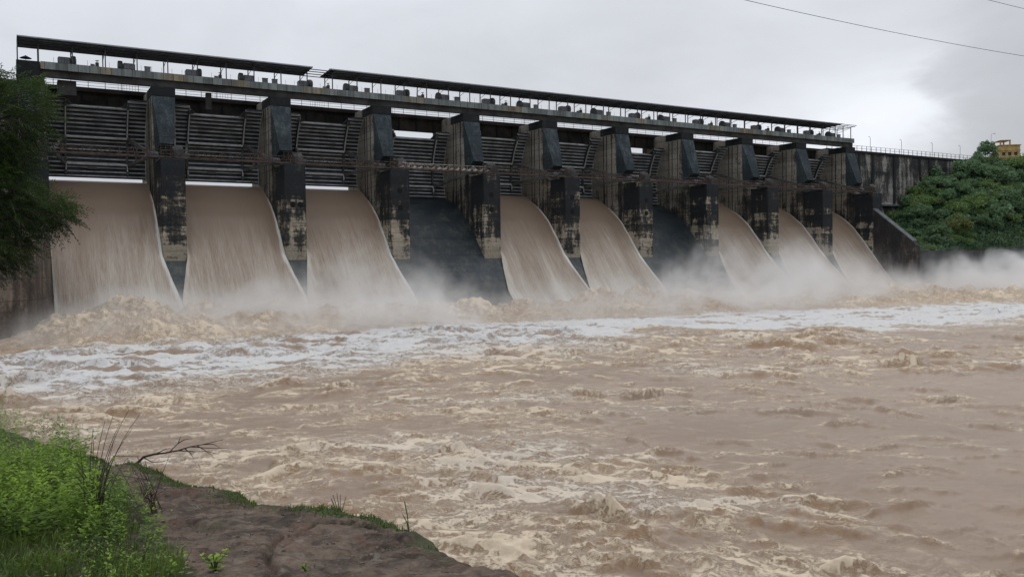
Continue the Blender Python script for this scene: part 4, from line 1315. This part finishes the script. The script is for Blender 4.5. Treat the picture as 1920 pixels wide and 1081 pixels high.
rockc = g.mix(g.ss(a2, 0.50, 0.70), rockc, (0.19, 0.150, 0.112))
rockc = g.mix(g.m('MULTIPLY', g.ss(a2, 0.50, 0.36), 0.75), rockc, (0.028, 0.021, 0.018))
rockc = g.mix(g.m('MULTIPLY', g.ss(g.noise(p, 0.9, 4, 0.6, 1.0), 0.55, 0.70), 0.6), rockc, (0.062, 0.066, 0.034))
speck = g.m('MULTIPLY', g.ss(a3, 0.62, 0.70), 0.7)
rockc = g.mix(g.m('MULTIPLY', g.ss(g.noise(p, 2.1, 6, 0.75, 0.8), 0.50, 0.62), 0.8), rockc, (0.115, 0.060, 0.042))
rockc = g.mix(g.m('MULTIPLY', g.ss(g.noise(p, 3.3, 6, 0.7, 1.5), 0.60, 0.68), 0.7), rockc, (0.20, 0.175, 0.145))
rockc = g.mix(speck, rockc, (0.22, 0.17, 0.12))
soilc = g.mix(g.ss(a2, 0.35, 0.65), (0.030, 0.030, 0.014), (0.075, 0.062, 0.034))
c = g.mix(g.ss(g.m('ADD', rk, g.m('MULTIPLY', g.m('SUBTRACT', a2, 0.5), 0.9)), 0.35, 0.65), soilc, rockc)
moss = g.ss(g.m('ADD', rim, g.m('MULTIPLY', g.m('SUBTRACT', a2, 0.5), 1.3)), 0.40, 0.75)
c = g.mix(g.m('MULTIPLY', moss, 0.85), c, (0.038, 0.052, 0.018))
g.bsdf(c, 0.85, 0.25, g.bump(g.m('ADD', g.m('MULTIPLY', a1, 0.9), g.m('ADD', g.m('MULTIPLY', a2, 0.8), g.m('MULTIPLY', a3, 0.35))), 1.0, 0.06))
rimv = np.clip(sstep(Db, -0.42, -0.08) * (1 - sstep(N_, 15, 18) * 0) * (0.35 + 0.65 * sstep(N_, 5.6, 7.2)), 0, 1)
o = np_mesh('river_bank', np.stack([S_, N_, Zb], -1).reshape(-1, 3), grid_faces(len(sg), len(ng)), bm_, attrs={'rock': Rk.ravel(), 'rim': rimv.ravel()})
tag(o, kind='structure')
def gz(s, n):
    return float(bank_z(np.array([float(s)]), np.array([float(n)]))[0][0])

# grass
GRASS = leaf_mat('grass_blade', (0.028, 0.060, 0.012), (0.175, 0.250, 0.045))
WEED = leaf_mat('weed_leaf', (0.042, 0.105, 0.010), (0.29, 0.44, 0.045), trans=0.35)
rg = np.random.default_rng(23)
def blades(n, s, nn, h, w_, tone):
    z0 = bank_z(s, nn)[0]
    b0 = np.stack([s, nn, z0 - 0.01], -1)
    lean = rg.normal(size=(n, 2)) * 0.35 + np.array([0.05, -0.05])
    mid = b0 + np.stack([lean[:, 0] * h * 0.35, lean[:, 1] * h * 0.35, h * 0.6], -1)
    tip = b0 + np.stack([lean[:, 0] * h * 1.1, lean[:, 1] * h * 1.1, h * (0.9 - 0.25 * np.hypot(lean[:, 0], lean[:, 1]))], -1)
    a = rg.random(n) * 6.28
    sv = np.stack([np.cos(a), np.sin(a), np.zeros(n)], -1) * w_[:, None]
    V = np.stack([b0 - sv, b0 + sv, mid + sv * 0.8, mid - sv * 0.8, tip + sv * 0.1, tip - sv * 0.1], 1).reshape(-1, 3)
    k = np.arange(n)[:, None] * 6
    F = np.concatenate([k + np.array([0, 1, 2, 3]), k + np.array([3, 2, 4, 5])])
    return V, F, {'tone': np.repeat(tone, 6)}
n = 42000
s_ = rg.uniform(-2.2, 1.35, n)
n_ = 4.2 + 10 * rg.random(n) ** 1.3
patchy = fbm(s_ * 1.6, n_ * 1.6, 3, 120)
keep = (s_ < 0.85 + 0.35 * patchy + 0.12 * (9 - n_) * (n_ > 9)) & (patchy > -0.62)
s_, n_, patchy = s_[keep], n_[keep], patchy[keep]
n = len(s_)
V, F, at = blades(n, s_, n_, rg.uniform(0.05, 0.17, n) * (1 + 0.5 * patchy), rg.uniform(0.0025, 0.006, n), np.clip(0.38 + 0.45 * patchy + 0.25 * rg.normal(size=n) * 0.7, 0, 1))
o = np_mesh_data('bank_grass', V, F, at, GRASS)
tag(o, 'short green grass covering the near bank', 'grass', kind='stuff')
# moss grass tufts along the rim of the slab
n = 9000
n_ = rg.uniform(4.6, 16, n)
e = np.interp(n_, EDGE[:, 0], EDGE[:, 1])
s_ = e - 0.06 + rg.normal(size=n) * 0.17
k_ = fbm(n_ * 1.5, s_, 3, 121) > (-0.05 + 0.7 * (n_ < 6.3))
s_, n_ = s_[k_], n_[k_]
n = len(s_)
V, F, at = blades(n, s_, n_, rg.uniform(0.02, 0.07, n), rg.uniform(0.003, 0.006, n), rg.uniform(0.1, 0.75, n))
o = np_mesh_data('rim_grass', V, F, at, GRASS)
tag(o, 'fringe of short grass along the rim of the rock slab', 'grass', kind='stuff')
# little dry litter leaves on the slab
n = 3200
s_ = rg.uniform(1.0, 2.9, n); n_ = rg.uniform(4.6, 11, n)
e = np.interp(n_, EDGE[:, 0], EDGE[:, 1])
k_ = (s_ < e - 0.15) & (fbm(s_ * 2, n_ * 1.5, 2, 122) > 0.0)
s_, n_ = s_[k_], n_[k_]; n = len(s_)
P = np.stack([s_, n_, bank_z(s_, n_)[0] + 0.012], -1)
D = rvec(rg, n) * np.array([1, 1, 0.15])
V, F = leaf_quads(P, D, np.tile(np.array([0, 0, 1.0]), (n, 1)) + 0.3 * rvec(rg, n), rg.uniform(0.02, 0.05, n), rg.uniform(0.006, 0.014, n))
LIT = leaf_mat('dry_litter', (0.03, 0.02, 0.012), (0.16, 0.10, 0.06), trans=0.0)
o = np_mesh_data('leaf_litter', V, F, {'tone': np.repeat(rg.random(n), 4)}, LIT)
tag(o, 'dry leaf litter scattered over the rock slab', 'litter', kind='stuff')

# loose stones and grit on the slab
n = 420
s_ = rg.uniform(0.95, 2.9, n); n_ = rg.uniform(4.5, 12, n)
e = np.interp(n_, EDGE[:, 0], EDGE[:, 1])
k_ = (s_ < e - 0.1)
s_, n_ = s_[k_], n_[k_]; n = len(s_)
zz_ = bank_z(s_, n_)[0]
b = MB()
for k in range(n):
    q = 0.004 + 0.015 * rg.random() ** 4
    vs = [(q * a_ * rg.uniform(0.7, 1.3), q * b_ * rg.uniform(0.7, 1.3), q * c_ * rg.uniform(0.5, 0.9)) for a_, b_, c_ in ((-1, -1, -1), (1, -1, -1), (1, 1, -1), (-1, 1, -1), (-0.7, -0.7, 1), (0.7, -0.7, 1), (0.7, 0.7, 1), (-0.7, 0.7, 1))]
    b.add([(s_[k] + v[0], n_[k] + v[1], zz_[k] + v[2] + q * 0.3) for v in vs], [(0, 3, 2, 1), (4, 5, 6, 7), (0, 1, 5, 4), (1, 2, 6, 5), (2, 3, 7, 6), (3, 0, 4, 7)])
tag(b.build('gravel', simple('loose_stone', (0.14, 0.11, 0.085), 0.9, 0.5, 14)), 'loose stones and grit scattered over the rock slab', 'gravel', kind='stuff')

# leafy weeds
def weed_mass(name, npl, sr, nr, hr, leaf, dens, tone0, cond):
    Ps, Ds, Ls, Ts, Ws = [], [], [], [], []
    for k in range(npl):
        for _ in range(20):
            s0, n0 = rg.uniform(*sr), rg.uniform(*nr)
            if cond(s0, n0): break
        h = rg.uniform(*hr) * (1 + 0.3 * float(perlin(np.array([s0 * 1.5]), np.array([n0 * 1.5]), 130)[0]))
        z0 = gz(s0, n0)
        nst = rg.integers(1, 4)
        tp = tone0 + 0.22 * rg.normal() * 0.6 + 0.25 * float(perlin(np.array([s0 * 2]), np.array([n0 * 2]), 131)[0])
        for st in range(nst):
            ln = rg.normal(size=2) * 0.22
            nl = int(dens * h / 0.5)
            f = np.sort(rg.random(nl)) ** 0.75
            base = np.stack([s0 + ln[0] * h * f ** 1.5, n0 + ln[1] * h * f ** 1.5, z0 + h * f], -1)
            a = rg.random(nl) * 6.28
            D = np.stack([np.cos(a), np.sin(a), 0.15 + 0.5 * (f - 0.4)], -1)
            Ps.append(base); Ds.append(D)
            Ls.append(leaf * (1.25 - 0.6 * f) * rg.uniform(0.7, 1.3, nl))
            Ts.append(np.clip(tp - 0.18 + 0.36 * f + 0.12 * rg.normal(size=nl), 0, 1))
    P, D, L, T = map(np.concatenate, (Ps, Ds, Ls, Ts))
    n = len(P)
    V, F = leaf_quads(P, D, np.tile(np.array([0, 0, 1.0]), (n, 1)) + 0.25 * rvec(rg, n), L, L * rg.uniform(0.32, 0.5, n))
    return np_mesh_data(name, V, F, {'tone': np.repeat(T, 4)}, WEED)
o = weed_mass('weed_thicket', 520, (-2.0, 0.75), (8.0, 12.6), (0.28, 0.60), 0.062, 38, 0.50, lambda s, n: s < 0.62 + 0.02 * (n - 8) and s < 0.075 * n - 0.05)
tag(o, 'thick mass of bright green leafy weeds covering the bank under the tree', 'weeds', kind='stuff')
o = weed_mass('weed_thicket', 190, (0.3, 1.15), (7.4, 10.8), (0.10, 0.30), 0.05, 22, 0.34, lambda s, n: s < 1.05)
tag(o, 'lower darker weeds around the foot of the tall reeds', 'weeds', kind='stuff')
o = weed_mass('weed_thicket', 330, (-2.2, 0.8), (12.5, 24), (0.3, 0.7), 0.06, 24, 0.34, lambda s, n: s < np.interp(n, EDGE[:, 0], EDGE[:, 1]) - 0.2)
tag(o, 'pale feathery weeds along the bank edge behind the bright thicket', 'weeds', kind='stuff')
o = weed_mass('weed_thicket', 70, (0.15, 1.05), (5.8, 7.4), (0.06, 0.2), 0.04, 20, 0.42, lambda s, n: s < 1.0)
tag(o, 'sparse little weeds in the grass at the foot of the picture', 'weeds', kind='stuff')

# tall reeds, dead branch, twigs, small plants
REED = simple('dry_reed', (0.055, 0.055, 0.026), 0.8, 0.5, 9)
TWIG = simple('dead_wood', (0.024, 0.015, 0.013), 0.85, 0.4, 9)
t = empty('reed_clump', (0.59, 8.8, gz(0.59, 8.8)), label='clump of tall thin reed stems with drooping tips at the edge of the weeds', cat='reeds')
for k, (dx, h, ln) in enumerate(((0.0, 1.02, 0.17), (0.03, 1.05, 0.28), (-0.03, 0.97, 0.13), (0.05, 1.0, 0.36), (-0.05, 0.9, 0.05), (0.02, 0.92, 0.22), (0.07, 0.72, 0.10), (-0.08, 0.7, -0.03), (0.1, 0.55, 0.18), (-0.02, 0.8, 0.02), (0.04, 0.85, 0.30))):
    dy = rg.normal() * 0.04
    pts = [(dx + ln * (f ** 2.0), dy + 0.1 * ln * f, h * f * (1 - 0.05 * f)) for f in np.linspace(0, 1, 9)]
    b = MB().tube(pts, 0.0055, 5, 0.002)
    b.build('stem', REED, t)
b = MB()
for k in range(24):
    a, f = rg.random() * 6.28, rg.random()
    L = rg.uniform(0.2, 0.5)
    z0 = rg.uniform(0.0, 0.3)
    b.tube([(0, 0, z0), (math.cos(a) * L * 0.35, math.sin(a) * L * 0.35, z0 + L * 0.6), (math.cos(a) * L * 0.8, math.sin(a) * L * 0.8, z0 + L * 0.55)], 0.006, 4, 0.002)
b.build('leaves', GRASS if False else REED, t)

t = empty('dead_branch', (1.36, 12.9, gz(1.36, 12.9) - 0.03), label='dark dead branch jutting from the bank rim over the water', cat='branch')
main = [(0, 0, 0.0), (0.05, 0.02, 0.10), (0.14, 0.05, 0.17), (0.28, 0.1, 0.18), (0.42, 0.15, 0.17), (0.62, 0.22, 0.17), (0.8, 0.3, 0.19), (1.0, 0.36, 0.19), (1.3, 0.45, 0.21)]
MB().tube(main, 0.020, 6, 0.004, cap=True).build('limb', TWIG, t)
for pts in ([(0.62, 0.22, 0.17), (0.85, 0.25, 0.12), (1.05, 0.3, 0.09), (1.2, 0.3, 0.03)], [(0.5, 0.18, 0.17), (0.62, 0.2, 0.28), (0.66, 0.2, 0.38)], [(0.8, 0.3, 0.19), (1.05, 0.3, 0.14), (1.35, 0.33, 0.09)],
            [(0.14, 0.05, 0.16), (0.25, 0.04, 0.08), (0.42, 0.06, 0.07)], [(0.05, 0.02, 0.1), (0.12, 0, 0.03), (0.22, 0, 0.0)], [(0.72, 0.26, 0.18), (0.8, 0.25, 0.1), (0.84, 0.25, 0.02)], [(0.9, 0.33, 0.19), (1.0, 0.3, 0.12), (1.12, 0.3, 0.01)],
            [(0.62, 0.2, 0.28), (0.7, 0.2, 0.32), (0.8, 0.2, 0.33)], [(1.0, 0.36, 0.19), (1.15, 0.38, 0.17), (1.25, 0.4, 0.10)], [(0.3, 0.1, 0.18), (0.42, 0.1, 0.23), (0.5, 0.12, 0.24)]):
    MB().tube(pts, 0.0085, 5, 0.0025).build('twig', TWIG, t)

t = empty('dry_shrub', (1.09, 8.9, gz(1.09, 8.9)), label='bare dry twiggy shrub between the weeds and the rock slab', cat='shrub')
DRYW = simple('dry_twig', (0.060, 0.048, 0.032), 0.9, 0.4, 8)
for k in range(15):
    a = rg.random() * 6.28
    L = rg.uniform(0.25, 0.6)
    q = rg.uniform(0.2, 0.7)
    p0 = Vector((rg.normal() * 0.05, rg.normal() * 0.05, 0))
    p1 = p0 + Vector((math.cos(a) * L * q * 0.5, math.sin(a) * L * q * 0.5, L * 0.6))
    p2 = p0 + Vector((math.cos(a) * L * q, math.sin(a) * L * q, L))
    b = MB().tube([p0, p1, p2], 0.004, 4, 0.0015)
    for f in (0.35, 0.6):
        c_ = p0.lerp(p2, f)
        b.tube([c_, c_ + Vector((rg.normal() * 0.09, rg.normal() * 0.09, rg.uniform(0.02, 0.12)))], 0.004, 3, 0.0015)
    b.build('stem', DRYW, t)

def small_plant(name, s, n, label, cat, h, nst, leaf, width, spread, mat=WEED, tone=(0.3, 0.8)):
    t = empty(name, (s, n, gz(s, n)), label=label, cat=cat)
    Ps, Ds, Ls = [], [], []
    for k in range(nst):
        a = rg.random() * 6.28
        tip = Vector((math.cos(a) * spread * h, math.sin(a) * spread * h, h * rg.uniform(0.7, 1.05)))
        pts = [Vector((0, 0, -0.02)), Vector((tip.x * 0.3, tip.y * 0.3, tip.z * 0.55)), tip]
        MB().tube(pts, 0.005, 4, 0.0025).build('stem', mat if False else REED, t)
        if leaf:
            for f in np.linspace(0.25, 1.0, max(4, int(9 * h / 0.3))):
                q = pts[0].lerp(pts[1], f / 0.55) if f < 0.55 else pts[1].lerp(pts[2], (f - 0.55) / 0.45)
                for _ in range(2):
                    b_ = rg.random() * 6.28
                    Ps.append(q); Ds.append((math.cos(b_), math.sin(b_), rg.uniform(-0.1, 0.6))); Ls.append(leaf * rg.uniform(0.7, 1.2) * (1.2 - 0.5 * f))
    if leaf:
        P, D, L = np.array(Ps, float), np.array(Ds, float), np.array(Ls)
        V, F = leaf_quads(P, D, np.tile(np.array([0, 0, 1.0]), (len(P), 1)) + 0.3 * rvec(rg, len(P)), L, L * width)
        np_mesh_data('leaves', V, F, {'tone': np.repeat(rg.uniform(*tone, len(P)), 4)}, mat, t)
    return t
small_plant('small_plant', 2.08, 10.15, 'small upright leafy weed on the grassy rim of the slab', 'plant', 0.22, 4, 0.045, 0.3, 0.25)
small_plant('grass_tuft', 2.68, 8.0, 'thin tuft of tall bare stalks on the rim in the middle of the slab', 'grass tuft', 0.36, 9, 0, 0, 0.22)
small_plant('small_plant', 2.86, 6.72, 'slender seedling with tiny leaves leaning over the rim of the slab', 'plant', 0.26, 3, 0.03, 0.35, 0.3)
small_plant('small_plant', 1.16, 6.2, 'bright green herb with rounded leaves in a crack of the rock slab', 'plant', 0.15, 7, 0.055, 0.7, 0.55, tone=(0.6, 1.0))
small_plant('small_plant', 1.75, 6.0, 'tiny green sprig growing in the middle of the bare slab', 'plant', 0.06, 4, 0.03, 0.5, 0.6)
small_plant('small_plant', 0.72, 6.5, 'single dark-stemmed weed standing in the short grass', 'plant', 0.28, 3, 0.05, 0.4, 0.3, tone=(0.2, 0.6))

# ------------------------------------------------------------------ overhanging tree at the near end
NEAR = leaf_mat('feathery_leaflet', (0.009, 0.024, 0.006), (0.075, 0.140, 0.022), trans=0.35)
tx, ty = -2.3, 13.9
t = empty('feathery_tree', (tx, ty, gz(tx, ty)), label='dark feathery-leaved tree overhanging the near end of the dam', cat='tree')
z0 = gz(tx, ty)
trk = MB().tube([(0, 0, -0.3), (0.05, 0, 1.2), (-0.05, 0.05, 2.4), (0.1, 0.0, 3.6), (0.0, 0.0, 5.2)], 0.17, 9, 0.07)
trk.build('trunk', BARK, t, smooth=True)
# lobes: centre, radii (world), twigs
lobes = [((0.02, 13.5, 1.98), (0.42, 0.6, 0.62), 120), ((0.24, 13.4, 2.15), (0.22, 0.4, 0.42), 44), ((0.10, 13.5, 0.80), (0.50, 0.6, 0.40), 150), ((0.46, 13.4, 0.78), (0.25, 0.35, 0.24), 46), ((-0.16, 13.5, 0.28), (0.30, 0.5, 0.36), 70),
         ((-0.05, 13.6, 1.35), (0.28, 0.5, 0.55), 80), ((-0.9, 13.6, 1.3), (0.8, 0.9, 1.2), 300), ((-1.8, 14.0, 2.3), (1.2, 1.4, 1.0), 200), ((-3.2, 14.0, 2.0), (1.4, 1.6, 1.3), 180), ((-2.2, 14.2, 3.4), (1.4, 1.5, 0.8), 140), ((-0.35, 13.6, 2.45), (0.32, 0.5, 0.30), 60)]
rf = np.random.default_rng(31)
Ps, Ds, Ls, Ws, Ts = [], [], [], [], []
tw = MB()
limb = []
for (c, r_, cnt) in lobes:
    c, r_ = np.array(c), np.array(r_)
    lt = rf.uniform(0.3, 0.55)
    limb.append(c)
    for k in range(int(cnt * 1.9)):
        v = rvec(rf, 1)[0] * rf.random() ** 0.45
        p0 = c + v * r_
        out_ = np.array([0.8, -0.1, 0.05]) * rf.uniform(0.5, 1.0) + v * 0.5 + rvec(rf, 1)[0] * 0.35
        out_[2] -= 0.25 * (1 if c[2] < 1.0 else 0.2)
        out_ /= np.linalg.norm(out_)
        L = rf.uniform(0.16, 0.30)
        m_ = 7
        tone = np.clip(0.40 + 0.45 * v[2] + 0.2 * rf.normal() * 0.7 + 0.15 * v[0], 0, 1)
        if c[0] > -0.5:
            tw.tube([p0 - out_ * 0.05, p0 + out_ * L * 0.5 + np.array([0, 0, -0.01]), p0 + out_ * L + np.array([0, 0, -0.05])], 0.004, 3, 0.0015, cap=False)
        sd_ = np.cross(out_, rvec(rf, 1)[0]); sd_ /= np.linalg.norm(sd_)
        big = 1.0 if c[0] > -0.6 else 2.2
        for f in np.linspace(0.05, 1, m_):
            q = p0 + out_ * L * f + np.array([0, 0, -0.05 * f * f])
            for s_ in (-1, 1):
                pd = sd_ * s_ * 0.8 + out_ * 0.6 + rvec(rf, 1)[0] * 0.2 + np.array([0, 0, -0.2])
                pd /= np.linalg.norm(pd)
                pl = 0.062 * (1.15 - 0.5 * f) * big
                Ps += [q, q + pd * pl * 0.5]; Ds += [pd, pd + out_ * 0.5 + rvec(rf, 1)[0] * 0.3]
                Ls += [pl, pl * 0.75]; Ws += [0.012 * big, 0.011 * big]
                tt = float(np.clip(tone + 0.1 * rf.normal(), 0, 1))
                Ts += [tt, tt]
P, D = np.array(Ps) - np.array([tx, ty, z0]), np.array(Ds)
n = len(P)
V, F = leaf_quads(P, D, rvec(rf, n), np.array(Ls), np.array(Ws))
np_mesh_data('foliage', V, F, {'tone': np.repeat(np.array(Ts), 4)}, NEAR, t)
tw.v = [(a - tx, b_ - ty, c_ - z0) for a, b_, c_ in tw.v]
tw.build('twig', BARK, t)
for c in limb:
    st = Vector((0.0, 0.0, max(1.0, min(4.2, (c[2] - z0) * 0.75))))
    en = Vector((c[0] - tx, c[1] - ty, c[2] - z0))
    md = st.lerp(en, 0.5) + Vector((0, 0, 0.12))
    MB().tube([st, md, en], 0.055, 6, 0.012).build('branch', BARK, t, smooth=True)
MB().tube([(-0.05 - tx, 13.45 - ty, 1.3 - z0), (0.12 - tx, 13.4 - ty, 1.75 - z0), (0.27 - tx, 13.4 - ty, 2.15 - z0), (0.40 - tx, 13.4 - ty, 2.6 - z0)], 0.016, 5, 0.006).build('branch', BARK, t, smooth=True)

# ------------------------------------------------------------------ spray over the toe of the chutes
mm, g = newmat('spray_volume')
p = g.pos()
x, y, z = g.xyz(p)
h = g.m('SUBTRACT', z, WATER + 0.2)
def fcurve(sock, pts, lo, hi, vmax):
    n = g.t.nodes.new('ShaderNodeFloatCurve')
    cv = n.mapping.curves[0]
    while len(cv.points) > 2:
        cv.points.remove(cv.points[1])
    pts = [((a - lo) / (hi - lo), b_ / vmax) for a, b_ in pts]
    cv.points[0].location = pts[0]
    cv.points[1].location = pts[-1]
    for q in pts[1:-1]:
        cv.points.new(*q)
    n.mapping.update()
    g.put(n.inputs['Value'], g.lin(sock, lo, hi))
    return g.m('MULTIPLY', n.outputs[0], vmax)
# follow the sight line a little: plumes lean downstream
top = fcurve(x, [(-10, 3.0), (0, 4.0), (12, 6.0), (22, 7.0), (36, 9.0), (48, 9.5), (58, 7.5), (70, 7.0), (80, 6.5), (90, 7.0), (100, 9.0), (110, 10.0), (121, 11.5), (136, 12.0), (150, 10.0), (160, 7.5), (170, 8.0), (188, 9.5), (212, 12.0), (250, 13.0)], -10, 250, 15)
amt = fcurve(x, [(-10, 0.6), (4, 0.75), (14, 0.6), (24, 0.85), (34, 1.0), (50, 1.0), (56, 0.6), (62, 0.30), (70, 0.28), (88, 0.32), (96, 0.55), (108, 0.68), (136, 0.60), (150, 0.5), (164, 0.38), (174, 0.6), (190, 1.3), (230, 1.7), (250, 1.7)], -10, 250, 1.7)
nz1 = g.noise(g.node('ShaderNodeVectorMath', {0: p, 1: (1, 1, 0.8)}, operation='MULTIPLY').outputs[0], 0.085, 3, 0.6, 0.6)
nz2 = g.noise(p, 0.26, 5, 0.68, 0.4)
hh = g.m('DIVIDE', h, g.m('MULTIPLY', top, g.lin(nz1, 0.3, 0.7, 0.35, 1.5)))
vert = g.m('POWER', g.m('SUBTRACT', 1.0, g.m('MINIMUM', g.m('MAXIMUM', hh, 0.0), 1.0)), 1.7)
yy = g.m('MULTIPLY', g.ss(y, 97, 116), g.ss(y, 137.5, 128))
bil = g.ss(g.m('ADD', g.m('MULTIPLY', nz1, 0.5), g.m('MULTIPLY', nz2, 0.5)), 0.42, 0.60, 0.05, 1.25)
dens = g.m('MULTIPLY', g.m('MULTIPLY', g.m('MULTIPLY', vert, yy), g.m('MULTIPLY', bil, amt)), 0.50)
vol = g.node('ShaderNodeVolumePrincipled', {'Color': (0.985, 0.975, 0.96), 'Density': dens, 'Anisotropy': 0.2})
g.out(vol.outputs[0], True)
try:
    mm.cycles.volume_step_rate = 1.0
    mm.cycles.homogeneous_volume = False
except Exception:
    pass
b = MB().box(-10, 250, 96, 137.4, -9.6, 6.5)
o = b.build('spray_mist', mm)
tag(o, 'drifting white spray and mist over the foot of the chutes', 'mist', kind='stuff')
